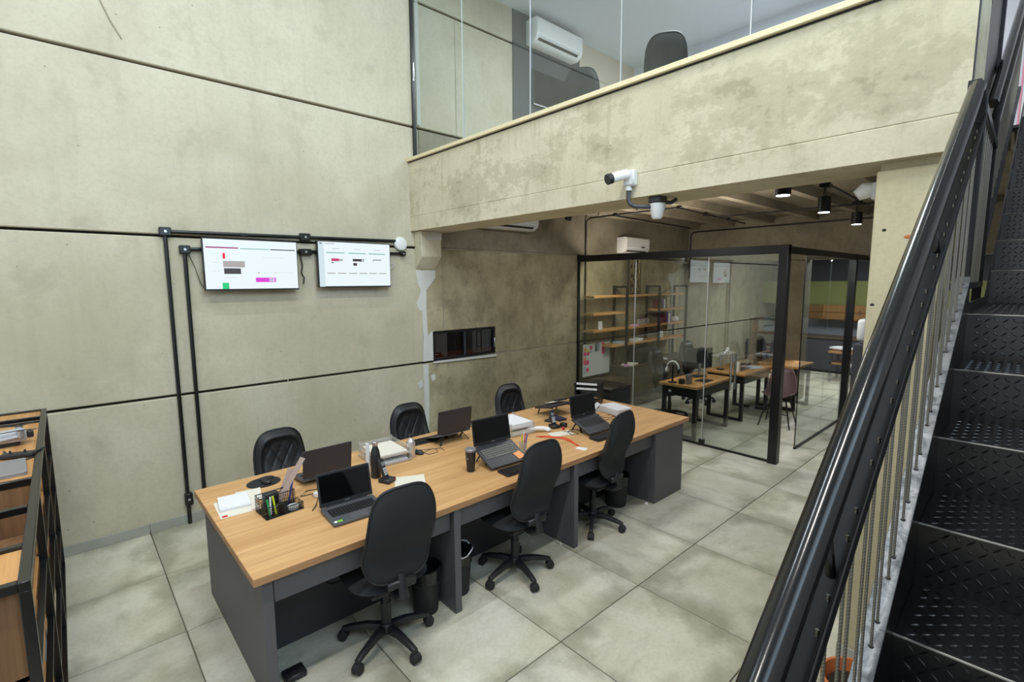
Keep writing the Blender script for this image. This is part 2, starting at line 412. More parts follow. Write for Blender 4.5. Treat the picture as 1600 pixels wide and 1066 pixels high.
# putty filling in the upright joint, smeared over its edges
def blob(pts, z=.004): return MB().prism(pts, 'y', W-z, W+.01)
put = [(3.13, 2.29), (3.40, 2.29), (3.40, 2.2), (3.33, 2.12), (3.27, 2.06), (3.265, 1.9), (3.27, 1.6), (3.275, 1.5), (3.345, 1.56), (3.345, 1.19), (3.20, 1.19), (3.215, 1.5), (3.20, 1.8), (3.15, 1.83), (3.13, 1.9), (3.17, 1.98), (3.19, 2.06), (3.15, 2.14)]
part('putty_patch', blob(put), 'putty', wl)
part('putty_patch', blob([(3.20, 1.155), (3.27, 1.155), (3.275, .8), (3.26, .4), (3.27, .02), (3.21, .02), (3.205, .5)]), 'putty', wl)
part('putty_patch', blob([(3.205, 3.95), (3.25, 3.95), (3.255, 7.1), (3.205, 7.1)]), 'putty', wl)
part('putty_patch', blob([(3.11, .93), (3.17, .97), (3.19, .9), (3.14, .86)], .006), 'putty', wl)
part('putty_patch', blob([(3.345, 1.155), (4.36, 1.135), (4.36, 1.165), (3.345, 1.175)], .02), 'putty', wl)
part('putty_patch', blob([(3.30, 1.0), (3.36, 1.02), (3.37, .95), (3.32, .93)], .006), 'putty', wl)
# cable looped down the upper panel
part('form_line', MB().tube([(.30, W-.002, 5.0), (.34, W-.002, 4.6), (.40, W-.002, 4.35), (.47, W-.002, 4.17), (.53, W-.002, 4.06)], .006, 6), 'slab_concrete', wl)
part('form_line', MB().box((3.755, W-.002, 3.93), (3.763, W+.01, 5.25)), 'slab_concrete', wl)
part('form_line', MB().box((3.51, W-.002, 1.56), (3.517, W+.01, 2.53)), 'slab_concrete', wl)
part('form_line', MB().box((1.62, W-.0015, .02), (1.625, W+.01, 2.5)), 'wall_concrete', wl)
# baseboard of cut floor tiles
bb = sempty('baseboard_left', 'skirting of cut grey tiles along the concrete wall')
xs = [X0]+[.4104+.8206*i for i in range(-4, 11)]
for a, b_ in zip(xs, xs[1:]):
    part('skirting_piece', MB().box((a+.002, W-.012, .0), (b_-.002, W+.005, .085)), 'skirting_tile', bb, bevel=.002)
# strip window over the joint
wn = sempty('window_1', 'low black framed sliding window in the concrete wall')
m = MB().box((3.352, W-.012, 1.185), (4.343, W+.05, 1.21)).box((3.352, W-.012, 1.515), (4.343, W+.05, 1.543))
m.box((3.352, W-.012, 1.21), (3.374, W+.05, 1.515)).box((4.32, W-.012, 1.21), (4.343, W+.05, 1.515))
part('window_frame', m, 'black_paint', wn, bevel=.002)
part('window_mullion', MB().box((3.83, W+.0, 1.21), (3.85, W+.04, 1.515)), 'grey_steel', wn)
for a, b_ in ((3.374, 3.83), (3.85, 4.32)): part('pane', MB().box((a, W+.018, 1.21), (b_, W+.024, 1.515)), 'window_glass', wn)
part('window_latch', MB().box((4.315, W-.03, 1.27), (4.335, W-.01, 1.40)), 'silver', wn, bevel=.003)
part('reveal', MB().box((3.352, W+.052, 1.185), (4.343, W+.058, 1.545)), 'smoke_glass', wn)
part('brick_sill', MB().box((3.375, W+.03, 1.21), (4.32, W+.051, 1.27)), 'terracotta', wn)
# other shell walls
wr = part('wall_right', MB().box((X0, YR-.2, -.2), (X1, YR, 3.6)).box((X0, YR-.2, 6.3), (X1, YR, 7.2)).box((X0, YR-.2, 3.6), (-.7, YR, 6.3)).box((2.9, YR-.2, 3.6), (X1, YR, 6.3)), 'pale_wall'); struct(wr, 'plain pale wall on the stair side')
wb = part('wall_back', MB().box((X1, YR-.2, -.2), (X1+.2, W+.3, 7.2)), 'grey_wall'); struct(wb, 'dark grey wall at the far end behind the kitchen')
ce = part('ceiling', MB().box((X0-.2, YR-.2, 7.2), (X1+.2, W+.3, 7.4)), 'gypsum'); struct(ce, 'high roof of the double-height hall')
m = MB().box((X0-.2, YR, -.2), (X0, W, .9)).box((X0-.2, YR, 6.3), (X0, W, 7.2)).box((X0-.2, YR, .9), (X0, -.9, 6.3)).box((X0-.2, 4.7, .9), (X0, W, 6.3))
wf = part('wall_front', m, 'pale_wall'); struct(wf, 'street-side wall around a tall window')
w2 = sempty('window_2', 'tall street window behind the viewer')
m = MB()
for y in (-.9, .5, 1.9, 3.3, 4.64): m.box((X0-.12, y, .9), (X0-.06, y+.06, 6.3))
for z in (.9, 3.5, 6.24): m.box((X0-.12, -.9, z), (X0-.06, 4.7, z+.06))
part('window_frame', m, 'black_paint', w2)
w3 = sempty('window_3', 'tall side window above the stairs')
m = MB()
for x in (-.7, .5, 1.7, 2.84): m.box((x, YR-.12, 3.6), (x+.06, YR-.06, 6.3))
for z in (3.6, 6.24): m.box((-.7, YR-.12, z), (2.9, YR-.06, z+.06))
part('window_frame', m, 'black_paint', w3)
# mezzanine: edge beam, cap, slab with ribs, end beam
BX = 3.0785; ZB = 2.738; ZT = 3.50
bm_ = sempty('mezzanine_beam', 'deep stained concrete edge beam of the mezzanine')
prof = [(BX, ZB), (BX, ZB+.155), (BX+.004, ZB+.16), (BX, ZB+.165), (BX, ZT), (BX+.42, ZT), (BX+.42, ZB)]
part('beam_body', MB().prism([(p[0], p[1]) for p in prof], 'y', .335, W), 'beam_concrete', bm_)
m = bm_.children[0]; m.data.transform(Matrix.Identity(4))
part('cap_strip', MB().box((BX-.03, .335, ZT+.012), (BX+.45, W, ZT+.048)), 'ledge_stone', bm_, bevel=.004)
part('cap_joint', MB().box((BX-.004, .335, ZT), (BX+.45, W, ZT+.012)), 'joint_dark', bm_)
co_ = part('corbel', MB().prism([(W, 2.735), (W-.15, 2.735), (W-.15, 2.445), (W, 2.30)], 'x', 3.125, 3.40), 'beam_concrete', bm_, bevel=.006)
part('plaster_dab', MB().prism([(W-.153, 2.735), (W-.10, 2.735), (W-.153, 2.64)], 'x', 3.20, 3.402), 'putty', bm_)
sl = part('ceiling_office', MB().box((BX+.42, .40, 3.27), (6.3, W, 3.45)).box((6.3, YR, 3.27), (9.9, W, 3.45)), 'slab_concrete'); struct(sl, 'ribbed concrete slab over the office')
for y in (.75, 1.45, 2.15, 2.85, 3.55, 4.25, 4.93):
    part('rib', MB().prism([(y-.05, 3.16), (y+.05, 3.16), (y+.08, 3.28), (y-.08, 3.28)], 'x', BX+.42, 9.5), 'slab_concrete', sl)
eb = part('end_beam', MB().box((9.5, YR, 2.50), (9.9, W, 3.27)), 'office_concrete', bevel=.01); struct(eb, 'plain concrete cross beam at the far end of the slab')
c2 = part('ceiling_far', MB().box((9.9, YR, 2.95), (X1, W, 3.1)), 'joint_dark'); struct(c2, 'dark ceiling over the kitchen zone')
# pillar carrying the beam
pl = sempty('pillar_stair', 'bare concrete pillar beside the stairs under the beam')
part('shaft', MB().box((3.13, .39, 0), (3.52, .672, 2.70)), 'pillar_concrete', pl, bevel=.012, seg=2)
part('pillar_head', MB().box((3.16, .39, 2.69), (3.5, .66, ZB)), 'pillar_concrete', pl)
part('pillar_skirting', MB().box((3.118, .38, .0), (3.53, .684, .085)), 'skirting_tile', pl, bevel=.002)
m = MB()
for y, z in ((.62, 2.40), (.60, 1.62), (.645, 2.02), (.56, 1.30)):
    m.ball((3.131, y, z), .010, 8, 6, (.25, 1.2, .8))
part('pock_mark', m, 'joint_dark', pl)
part('rust_mark', MB().ball((3.131, .52, 2.36), .014, 8, 6, (.15, 1.6, .8)), 'terracotta', pl)
pc = part('pillar_far', MB().box((9.6, 2.98, 0), (9.95, 3.26, 2.5)), 'office_concrete', bevel=.01); struct(pc, 'grey concrete column beyond the glass office')
# upper room
uf = part('floor_upper', MB().box((BX+.42, .40, 3.45), (7.6, W, 3.48)), 'upper_floor'); struct(uf, 'floor of the upper room')
ur = part('ceiling_upper', MB().box((BX+.30, YR, 5.70), (7.6, W, 5.85)), 'gypsum'); struct(ur, 'smooth pale gypsum ceiling of the upper room')
part('hatch_line', MB().box((4.55, 2.30, 5.697), (5.15, 2.90, 5.703)).box((4.56, 2.31, 5.694), (5.14, 2.89, 5.6995)), 'gypsum', ur)
part('recessed_lamp', MB().lathe([(.05, -.006), (.05, .004)], 20, (6.3, 2.0, 5.70)), 'white_plastic_shade', ur)
ub = part('wall_upper', MB().box((7.46, YR, 3.48), (7.6, W, 5.70)), 'pale_wall'); struct(ub, 'pale back wall of the upper room')
pn = part('trim_1', MB().box((4.694, W-.012, 3.5), (6.05, W+.005, 5.70)), 'grey_wall'); struct(pn, 'dark grey wall panel in the upper room')  # one darker grey rectangle laid over this stretch of wall
pn2 = part('trim_2', MB().box((6.05, W-.008, 3.5), (7.46, W+.005, 5.70)), 'beige_wall'); struct(pn2, 'beige painted wall strip in the upper room')

# glazing of the upper room
gz = thing('glass_balustrade', 'frameless full-height glazing standing on the mezzanine beam', 'glazing', (BX+.08, 2.7, ZT+.048))
ys = [W-.03, 4.176, 3.214, 2.274, 1.353, .40]
for a, b_ in zip(ys, ys[1:]):
    part('pane', MB().box((BX+.075, b_+.003, ZT+.048), (BX+.085, a-.003, 5.70)), 'upper_glass', gz, world=True)
for y in ys[1:-1]:
    part('seam', MB().box((BX+.074, y-.003, ZT+.048), (BX+.086, y+.003, 5.70)), 'white_plastic_shade', gz, world=True)
part('wall_channel', MB().box((BX+.06, W-.03, ZT+.048), (BX+.10, W, 7.19)), 'black_paint', gz, world=True)

# ================================================================== glass office
GX = 6.08; GY = 2.10
go = thing('glass_partition', 'black framed glass partition around the back office', 'partition', (GX, GY, 0))
def gp(name, a, b_, mat, bevel=0): return part(name, MB().box(a, b_), mat, go, world=True, bevel=bevel)
gp('top_rail', (GX-.03, GY-.05, 2.45), (GX+.03, W, 2.545), 'black_paint', .003)
gp('top_rail', (GX+.03, GY-.04, 2.45), (8.83, GY+.04, 2.53), 'black_paint', .003)
gp('top_rail', (8.91, GY-.04, 2.45), (10.9, GY+.04, 2.53), 'black_paint', .003)
gp('corner_post', (GX-.05, GY-.05, 0), (GX+.05, GY+.05, 2.545), 'black_paint', .003)
gp('wall_post', (GX-.02, W-.03, 0), (GX+.02, W, 2.45), 'black_paint', .003)
gp('side_post', (8.83, GY-.05, 0), (8.91, GY+.05, 2.53), 'black_paint', .003)
gp('fill_strip_housing', (GX+.032, 2.3, 2.475), (GX+.11, 4.9, 2.51), 'white_plastic')  # housing added for the rail fill light, out of the camera's sight
gp('floor_track', (GX-.015, GY+.05, 0), (GX+.015, W-.03, .02), 'black_paint')
gp('floor_track', (6.79, GY-.015, 0), (8.83, GY+.015, .02), 'black_paint')
gp('floor_track', (8.91, GY-.015, 0), (10.9, GY+.015, .02), 'black_paint')
for a, b_ in ((GY+.05, 2.98), (2.99, 4.05), (4.06, W-.03)):
    p_ = gp('pane', (GX-.005, a, .02), (GX+.005, b_, 2.45), 'pane_glass')
gp('pane_seam', (GX-.006, 2.98, .02), (GX+.006, 2.99, 2.45), 'white_plastic_shade')
gp('pane_seam', (GX-.006, 4.05, .02), (GX+.006, 4.06, 2.45), 'white_plastic_shade')
gp('pane', (6.79, GY-.005, .02), (7.8, GY+.005, 2.45), 'pane_glass')
gp('pane', (7.81, GY-.005, .02), (8.83, GY+.005, 2.45), 'pane_glass')
gp('pane', (8.91, GY-.005, .02), (9.9, GY+.005, 2.45), 'pane_glass')
gp('pane', (9.91, GY-.005, .02), (10.9, GY+.005, 2.45), 'pane_glass')
gp('pane_edge', (6.784, GY-.006, .02), (6.79, GY+.006, 2.45), 'black_paint')
gp('door_clip', (GX-.02, 2.95, .02), (GX+.02, 3.02, .08), 'black_paint', .003)
gp('door_clip', (6.13, GY-.03, 0), (6.19, GY+.03, .05), 'black_paint', .003)
h = part('door_handle', MB().cyl((GX-.06, 2.62, .80), (GX-.06, 2.62, 1.25), .014).cyl((GX-.06, 2.62, .88), (GX, 2.62, .88), .01).cyl((GX-.06, 2.62, 1.17), (GX, 2.62, 1.17), .01), 'chrome', go, world=True, label='chrome pull handle')
part('door_handle', MB().cyl((GX+.06, 2.62, .80), (GX+.06, 2.62, 1.25), .014).cyl((GX+.06, 2.62, .88), (GX, 2.62, .88), .01).cyl((GX+.06, 2.62, 1.17), (GX, 2.62, 1.17), .01), 'chrome', go, world=True)

# ================================================================== MAIN DESK
dk = thing('bench_desk', 'long shared oak-topped desk with dark grey panel legs', 'desk', (2.63, 3.15, 0))
DX0, DX1, DY0, DY1, DT = .566, 4.702, 2.454, 3.84, .75
def dp(name, a, b_, mat, bevel=.002): return part(name, MB().box(a, b_), mat, dk, world=True, bevel=bevel)
dp('desktop', (DX0, DY0, DT-.042), (DX1, DY1, DT), 'desk_oak', .0015)
ev = .0015
part('edge_band', MB().box((DX0, DY0-ev, DT-.040), (DX1, DY0, DT-.002)).box((DX0-ev, DY0, DT-.040), (DX0, DY1, DT-.002)).box((DX1, DY0, DT-.040), (DX1+ev, DY1, DT-.002)).box((DX0, DY1, DT-.040), (DX1, DY1+ev, DT-.002)), 'desk_edge', dk, world=True)
ZP = DT-.055
dp('end_panel', (.61, 2.49, 0), (.66, 3.80, ZP+.01), 'grey_laminate')
dp('support_panel', (1.735, 2.46, 0), (1.785, 3.12, ZP+.01), 'grey_laminate')
dp('support_panel', (2.905, 2.46, 0), (2.955, 3.12, ZP+.01), 'grey_laminate')
dp('support_panel', (1.735, 3.18, 0), (1.785, 3.80, ZP+.01), 'grey_laminate')
dp('support_panel', (2.905, 3.18, 0), (2.955, 3.80, ZP+.01), 'grey_laminate')
dp('pedestal', (4.09, 2.46, .0), (4.60, 3.80, ZP+.01), 'grey_laminate')
for a, b_ in ((.66, 1.735), (1.785, 2.905), (2.955, 4.09)): dp('modesty_panel', (a, 2.92, 0), (b_, 2.95, ZP+.01), 'grey_laminate_dark')
for a, b_ in ((.665, 1.73), (1.79, 2.90), (2.96, 4.085)):
    dp('apron', (a, 2.50, .565), (b_, 2.52, ZP), 'grey_laminate'); dp('apron', (a, 3.75, .565), (b_, 3.77, ZP), 'grey_laminate')
    dp('cable_tray', (a+.2, 2.83, .44), (b_-.2, 2.918, .45), 'grey_steel')
part('power_strip', MB().box((1.0, 2.85, .45), (1.5, 2.90, .49)), 'power_white', dk, world=True, bevel=.004)
part('cable', MB().tube([(.95, 2.87, .46), (.98, 2.81, .42), (1.08, 2.84, .32), (1.2, 2.85, .30), (1.32, 2.82, .40), (1.36, 2.86, .46)], .006, 6), 'black_plastic', dk, world=True)
fb = thing('floor_socket_box', 'small black socket box on the floor under the near desk end', 'socket box', (.78, 2.65, 0))
part('body', MB().box((-.055, -.045, 0), (.055, .045, .035)), 'black_plastic', fb, bevel=.006)
part('socket', MB().lathe([(.012, .035), (.012, .039)], 12, (-.02, 0, 0)), 'black_leather', fb); part('socket', MB().lathe([(.012, .035), (.012, .039)], 12, (.02, 0, 0)), 'black_leather', fb)

# ================================================================== OFFICE CHAIRS
def disc_surface(hw, hh, fn, rings, segs, n=3.5, taper=.09, z0=0, y0=0):
    vs = [fn(0, z0, 0)]
    for i in range(1, rings+1):
        r = i/rings
        for k in range(segs):
            a = 2*PI*k/segs; ca, sa = math.cos(a), math.sin(a)
            x = hw*math.copysign(abs(ca)**(2/n), ca); z = hh*math.copysign(abs(sa)**(2/n), sa)
            x *= 1-taper*max(-.35, z/hh)
            vs.append(fn(x*r, z0+z*r, r))
    fs = [(0, 1+k, 1+(k+1) % segs) for k in range(segs)]
    for i in range(rings-1):
        for k in range(segs):
            a = 1+i*segs+k; b_ = 1+i*segs+(k+1) % segs; fs.append((a, a+segs, b_+segs, b_))
    return vs, fs
def yc(z): return -.245+.06*math.exp(-((z-.64)/.12)**2)-.075*((z-.5)/.55)**2+.03*math.exp(-((z-1.06)/.1)**2)
BH, BW = .283, .203
BZ = .795
def front_quilt(x, z, r):
    g = 0
    if r < .74:
        for s in (1, -1):
            u = ((x*s+(z-BZ)*.6)/.085) % 1.0
            d = min(u, 1-u)*.085
            g += math.exp(-(d/.009)**2)*min(1, (.74-r)/.12)
    border = .030*math.exp(-((r-.86)/.10)**2)
    return (x, yc(z)+.040*(1-r**6)+border*(1-r**8)-.005*g, z)
def front_plain(x, z, r): return (x, yc(z)+.070*(1-r**7), z)
def rear(x, z, r): return (x, yc(z)-.030*(1-r**9), z)
def make_chair(name, label, quilt, loc, rz, group):
    t = thing(name, label, 'office chair', loc, rz, group)
    dzq = -.11 if quilt else 0
    b = MB(); b.add(*disc_surface(BW, BH, front_quilt if quilt else front_plain, 30 if quilt else 12, 96 if quilt else 48, z0=BZ))
    bk = part('backrest', b, 'black_leather', t)
    b = MB(); b.add(*disc_surface(BW-.003, BH-.003, rear, 10, 48, z0=BZ)); part('back_cover', b, 'black_leather' if quilt else 'black_fabric', t)
    rim = []
    for k in range(49):
        a = 2*PI*k/48; ca, sa = math.cos(a), math.sin(a)
        x = BW*math.copysign(abs(ca)**(2/3.5), ca); z = BH*math.copysign(abs(sa)**(2/3.5), sa); x *= 1-.09*max(-.35, z/BH); z += BZ
        rim.append((x, yc(z)+.002, z))
    part('piping', MB().tube(rim, .007, 6, False), 'black_leather', t)
    # seat
    def top(x, y, r): return (x, y, .455+.03*(1-r**4))
    def bot(x, y, r): return (x, y, .455-.045*(1-r**6))
    b = MB(); b.add(*disc_surface(.235, .225, top, 8, 48, 3.2, 0, .02)); b.add(*disc_surface(.235, .225, bot, 6, 48, 3.2, 0, .02))
    part('seat', b, 'black_leather' if quilt else 'black_fabric', t)
    part('seat_shell', MB().box((-.14, -.14, .385), (.14, .14, .415)), 'black_plastic', t, bevel=.012, seg=2)
    b = MB(); b.tube([(0, -.10, .395), (0, -.20, .40), (0, -.26, .43), (0, yc(.53)-.015, .50), (0, yc(.56)-.015, .55)], [.032, .032, .03, .026, .02], 10)
    b.M = Matrix.Diagonal((1.7, 1, 1, 1)); part('back_bracket', b, 'black_plastic', t)
    b = MB(); b.box((-.085, yc(.53)-.03, .475), (.085, yc(.53)+.02, .52)); part('height_block', b, 'black_plastic', t, bevel=.008)
    part('column', MB().lathe([(.03, .09), (.03, .26), (.027, .262), (.022, .27), (.022, .39)], 20), 'black_plastic', t)
    part('lever', MB().tube([(.05, .02, .39), (.2, .03, .385), (.27, .03, .38)], [.007, .007, .011], 8), 'black_plastic', t)
    part('hub', MB().lathe([(.045, .075), (.048, .10), (.038, .125), (.03, .13)], 20), 'black_plastic', t)
    lm = MB()
    st = [(.03, .10, .026, .022), (.12, .105, .022, .018), (.22, .088, .019, .015), (.275, .072, .017, .013)]
    vs = []
    for r, z, w_, h_ in st: vs += [(r, -w_, z-h_), (r, w_, z-h_), (r, w_*.75, z+h_), (r, -w_*.75, z+h_)]
    fs = [(3, 2, 1, 0), (12, 13, 14, 15)]
    for i in range(3):
        for k in range(4): fs.append((i*4+k, i*4+(k+1) % 4, i*4+4+(k+1) % 4, i*4+4+k))
    lm.add(vs, fs); lmesh = lm.mesh('leg', .004, 2); lmesh.materials.append(M['black_plastic'])
    cm = MB(); cm.cyl((.268, -.026, .028), (.268, -.006, .028), .027, n=16).cyl((.268, .006, .028), (.268, .026, .028), .027, n=16).cyl((.268, 0, .03), (.268, 0, .07), .009, n=10)
    cm.prism([(.268+.032*math.cos(R(a)), .03+.032*math.sin(R(a))) for a in range(-10, 200, 21)], 'y', -.02, .02)
    cmesh = cm.mesh('caster', .003); cmesh.materials.append(M['black_plastic_rough'])
    for k in range(5):
        l = link('leg', lmesh, None, t); l.rotation_euler.z = 2*PI*k/5+R(-6)
        c_ = link('caster', cmesh, None, l)
    if quilt:
        for o in t.children:
            if o.name.split('.')[0] in ('backrest', 'back_cover', 'piping'): o.location.z += dzq
    return t
ch = make_chair('office_chair', 'black fabric swivel chair pushed in nearest the open laptop with green sticker', False, (1.285, 2.545, 0), R(-4), 'chairs on the near side of the desk')
dup(ch, (2.335, 2.545, 0), R(-1), 'black swivel chair in the middle of the near desk side, beside the dark tumbler', base=R(-23))
dup(ch, (3.335, 2.61, 0), R(5), 'black swivel chair on the near desk side closest to the grey pedestal')
q = make_chair('office_chair', 'quilted black leather chair behind the desk nearest the black conduits', True, (1.235, 3.89, 0), R(183), 'quilted chairs along the wall side of the desk')
dup(q, (2.43, 3.91, 0), R(180), 'quilted black leather chair behind the desk at the putty-filled wall joint')
dup(q, (3.74, 3.91, 0), R(176), 'quilted black leather chair behind the desk to the right of the strip window')
dup(ch, (4.84, 4.02, 3.48), R(-55), 'black chair back seen through the upper glazing below the air conditioner', 'chairs in the upper room')
dup(ch, (4.85, 2.92, 3.48), R(-62), 'large dark chair back showing over the beam edge upstairs', 'chairs in the upper room')

# ================================================================== LAPTOPS
def laptop(label, loc, rz, w_=.35, d_=.24, tilt=0, lean=15, zf=.0, basem='laptop_base', keym='key_black', group='laptops on the long desk', sticker=False, lidm='laptop_lid', h_=.205):
    t = thing('laptop', label, 'laptop', loc, rz, group)
    Bm = T(0, 0, zf) @ RX(R(tilt))
    b = MB(); b.M = Bm; b.prism(rrect(w_, d_, .012, 3, 0, d_/2), 'z', .002, .018); part('base', b, basem, t, bevel=.0015)
    b = MB(); b.M = Bm
    kw = (w_-.05)/15
    for r in range(5):
        for c_ in range(15):
            if r == 0 and 4 <= c_ <= 9:
                if c_ == 4: b.box((-w_/2+.025+4*kw+.001, .096, .018), (-w_/2+.025+10*kw-.001, .1135, .0207))
                continue
            x = -w_/2+.025+c_*kw; y = .096+r*.0215; b.box((x+.0015, y, .018), (x+kw-.0025, y+.0175, .0207))
    part('keys', b, keym, t)
    b = MB(); b.M = Bm; b.box((-.055, .018, .0178), (.05, .082, .0186)); part('trackpad', b, 'trackpad' if basem == 'laptop_base' else 'laptop_dark', t)
    if sticker:
        b = MB(); b.M = Bm; b.box((-w_/2+.03, .02, .0178), (-w_/2+.06, .042, .0186)); part('sticker', b, 'sticker_green', t, label='small green sticker')
        b = MB(); b.M = Bm; b.box((-w_/2+.012, .022, .0178), (-w_/2+.028, .042, .0186)); part('sticker', b, 'paper', t)
    hp = Bm @ Vector((0, d_-.004, .018))
    Lm = T(*hp) @ RX(R(-lean))
    b = MB(); b.M = Lm; b.prism(rrect(w_, h_, .008, 3, 0, h_/2+.004), 'y', -.002, .006); part('lid', b, lidm, t, bevel=.001)
    b = MB(); b.M = Lm; b.box((-w_/2+.004, -.0035, .008), (w_/2-.004, -.002, h_)); part('bezel', b, 'black_plastic', t)
    b = MB(); b.M = Lm; b.box((-w_/2+.012, -.0045, .030), (w_/2-.012, -.0034, h_-.010)); part('screen', b, 'screen_glass', t)
    b = MB(); b.M = Lm; b.box((-.016, -.0048, .014), (.016, -.0034, .019)); part('badge', b, 'silver', t)
    b = MB(); b.M = Lm; b.cyl((-w_*.38, .004, 0), (w_*.38, .004, 0), .006, n=10); part('hinge', b, 'black_plastic', t)
    return t
def stand(label, loc, rz, hz=.10, d_=.22, w_=.24):
    t = thing('laptop_stand', label, 'laptop stand', loc, rz, 'laptop stands on the long desk')
    for s in (-1, 1):
        x = s*w_/2
        part('arm', MB().bar((x, .0, .008), (x*.8, d_, hz), .016, .007), 'black_plastic', t)
        part('leg', MB().bar((x*.8, d_*.95, hz-.01), (x*1.25, d_*1.05, .004), .014, .007).bar((x*.8, d_*.95, hz-.012), (x*1.1, d_*.55, .004), .014, .007), 'black_plastic', t)
    part('crossbar', MB().bar((-w_*.45, d_*.5, hz*.5), (w_*.45, d_*.5, hz*.5), .016, .006), 'black_plastic', t)
    return t
L1 = laptop('open laptop with grey keyboard deck and green sticker at the near desk end', (1.222, 2.67, .75), R(-3), .338, .245, 1.5, 14, .0, sticker=True)
L2 = laptop('open dark laptop tilted up on a stand beside the black tumbler', (2.43, 2.70, .75), R(-4), .36, .25, 24, 10, .012, 'laptop_dark', 'key_lit')
stand('folding black stand under the tilted laptop beside the tumbler', (2.43, 2.70, .75), R(-4), .105, .225)
L3 = laptop('open dark laptop tilted up by the orange lanyard', (3.60, 2.73, .75), R(-3), .34, .25, 22, 9, .012, 'laptop_dark', 'key_black')
stand('folding black stand under the laptop by the orange lanyard', (3.60, 2.73, .75), R(-3), .10, .225)
L4 = laptop('laptop seen from behind its dark lid facing the first quilted chair', (1.30, 3.61, .75), R(180), .345, .24, 8, 8, .004)
L5 = laptop('laptop seen from behind its lid, raised on a stand near the metal flask', (2.46, 3.67, .75), R(178), .345, .24, 17, 6, .012)
stand('folding black stand under the raised laptop near the metal flask', (2.46, 3.68, .75), R(178), .085, .225)

# ================================================================== DESK TOP THINGS
Z = DT
def slab_thing(name, label, cat, x, y, z, rz, w_, d_, h_, mat, group=None, bevel=.0008, pname=None):
    o = part(name, MB().box((-w_/2, -d_/2, 0), (w_/2, d_/2, h_)), mat, None, bevel=bevel)
    o.location = (x, y, z); o.rotation_euler.z = rz; tag(o, label, cat, group); return o
def sheet(label, x, y, z, rz, w_, d_, mat='paper', cat='paper', group='loose papers on the desk', curl=.004):
    vs = []; n = 6
    for j in range(n+1):
        for i in range(n+1):
            u, v = i/n, j/n; vs.append((-w_/2+w_*u, -d_/2+d_*v, .0012+curl*(u*v)**4))
    b = MB(); nn = len(vs); vs += [(x_, y_, z_-.001) for x_, y_, z_ in vs]
    fs = []
    for j in range(n):
        for i in range(n):
            a = j*(n+1)+i; fs.append((a, a+1, a+n+2, a+n+1)); fs.append((nn+a, nn+a+n+1, nn+a+n+2, nn+a+1))
    b.add(vs, fs); o = part('paper_sheet', b, mat, None); o.location = (x, y, z); o.rotation_euler.z = rz; tag(o, label, cat, group); return o
# near end: papers, mouse, organiser
ps = thing('document', 'cream printed form with red corner marks under the white pad', 'paper', (.715, 3.36, Z), R(-3), 'loose papers on the desk')
part('sheet', MB().box((-.11, -.12, 0), (.11, .15, .003)), 'paper_cream', ps)
part('red_mark', MB().box((-.10, -.112, .003), (-.07, -.085, .0034)), 'red_print', ps); part('red_mark', MB().box((.06, -.112, .003), (.10, -.104, .0034)), 'red_print', ps)
sheet('cream sheet half hidden behind the white pad at the desk corner', .815, 3.50, Z, R(-12), .15, .20, 'paper_cream')
b = MB()
for k in range(6): b.M = T(random.uniform(-.002, .002), random.uniform(-.002, .002), 0); b.box((-.085, -.105, .0035+k*.0028), (.085, .105, .0062+k*.0028))
pd = part('writing_pad', b, 'paper', None); pd.location = (.715, 3.435, Z); pd.rotation_euler.z = R(-8); tag(pd, 'thick white pad of paper at the near desk corner', 'notepad')
mp = thing('mouse_pad', 'black round mouse pad with wrist rest near the wall side', 'mouse pad', (.955, 3.66, Z))
part('pad', MB().prism([(.11*math.cos(2*PI*k/28), .095*math.sin(2*PI*k/28)) for k in range(28)], 'z', 0, .004), 'black_fabric', mp)
part('wrist_rest', MB().ball((.03, .055, .008), .05, 16, 8, (1.1, .55, .25)), 'black_fabric', mp)
def mouse(label, x, y, z, rz, mat='black_plastic', cord=None):
    t = thing('computer_mouse', label, 'mouse', (x, y, z), rz, 'computer mice')
    part('body', MB().ball((0, 0, .012), .05, 16, 10, (.6, 1, .42)), mat, t); part('wheel', MB().cyl((-.003, .022, .031), (.003, .022, .031), .006, n=10), 'key_black', t)
    if cord: part('cord', MB().tube(cord, .0022, 6), 'black_plastic', t)
    return t
mouse('black mouse on the round mouse pad', .965, 3.635, Z+.004, R(190))
og = thing('desk_organizer', 'black wire mesh desk organizer holding rulers and pens', 'organizer', (.91, 3.14, Z), R(4))
def meshbox(t, a, b_, n=7):
    x0, y0, z0 = a; x1, y1, z1 = b_
    m = MB(); r = .0022
    for z in (z0+r, z1): part('rim', MB().tube([(x0, y0, z), (x1, y0, z), (x1, y1, z), (x0, y1, z), (x0, y0, z)], .003, 6), 'black_paint', t)
    m = MB(); e = .0008; k = max(2, int((x1-x0)/.011))
    for i in range(k+1):
        x = x0+(x1-x0)*i/k
        for y in (y0, y1): m.box((x-e, y-e, z0), (x+e, y+e, z1))
    k = max(2, int((y1-y0)/.011))
    for i in range(k+1):
        y = y0+(y1-y0)*i/k
        for x in (x0, x1): m.box((x-e, y-e, z0), (x+e, y+e, z1))
    for i in range(1, 5):
        z = z0+(z1-z0)*i/5
        for y in (y0, y1): m.box((x0, y-e, z-e), (x1, y+e, z+e))
        for x in (x0, x1): m.box((x-e, y0, z-e), (x+e, y1, z+e))
    part('wire_mesh', m, 'black_paint', t)
    part('bottom', MB().box((x0, y0, z0), (x1, y1, z0+.002)), 'black_paint', t)
meshbox(og, (-.12, -.09, 0), (-.02, -.01, .075)); meshbox(og, (-.12, .01, 0), (.09, .09, .10)); meshbox(og, (-.015, -.09, 0), (.10, -.005, .045))
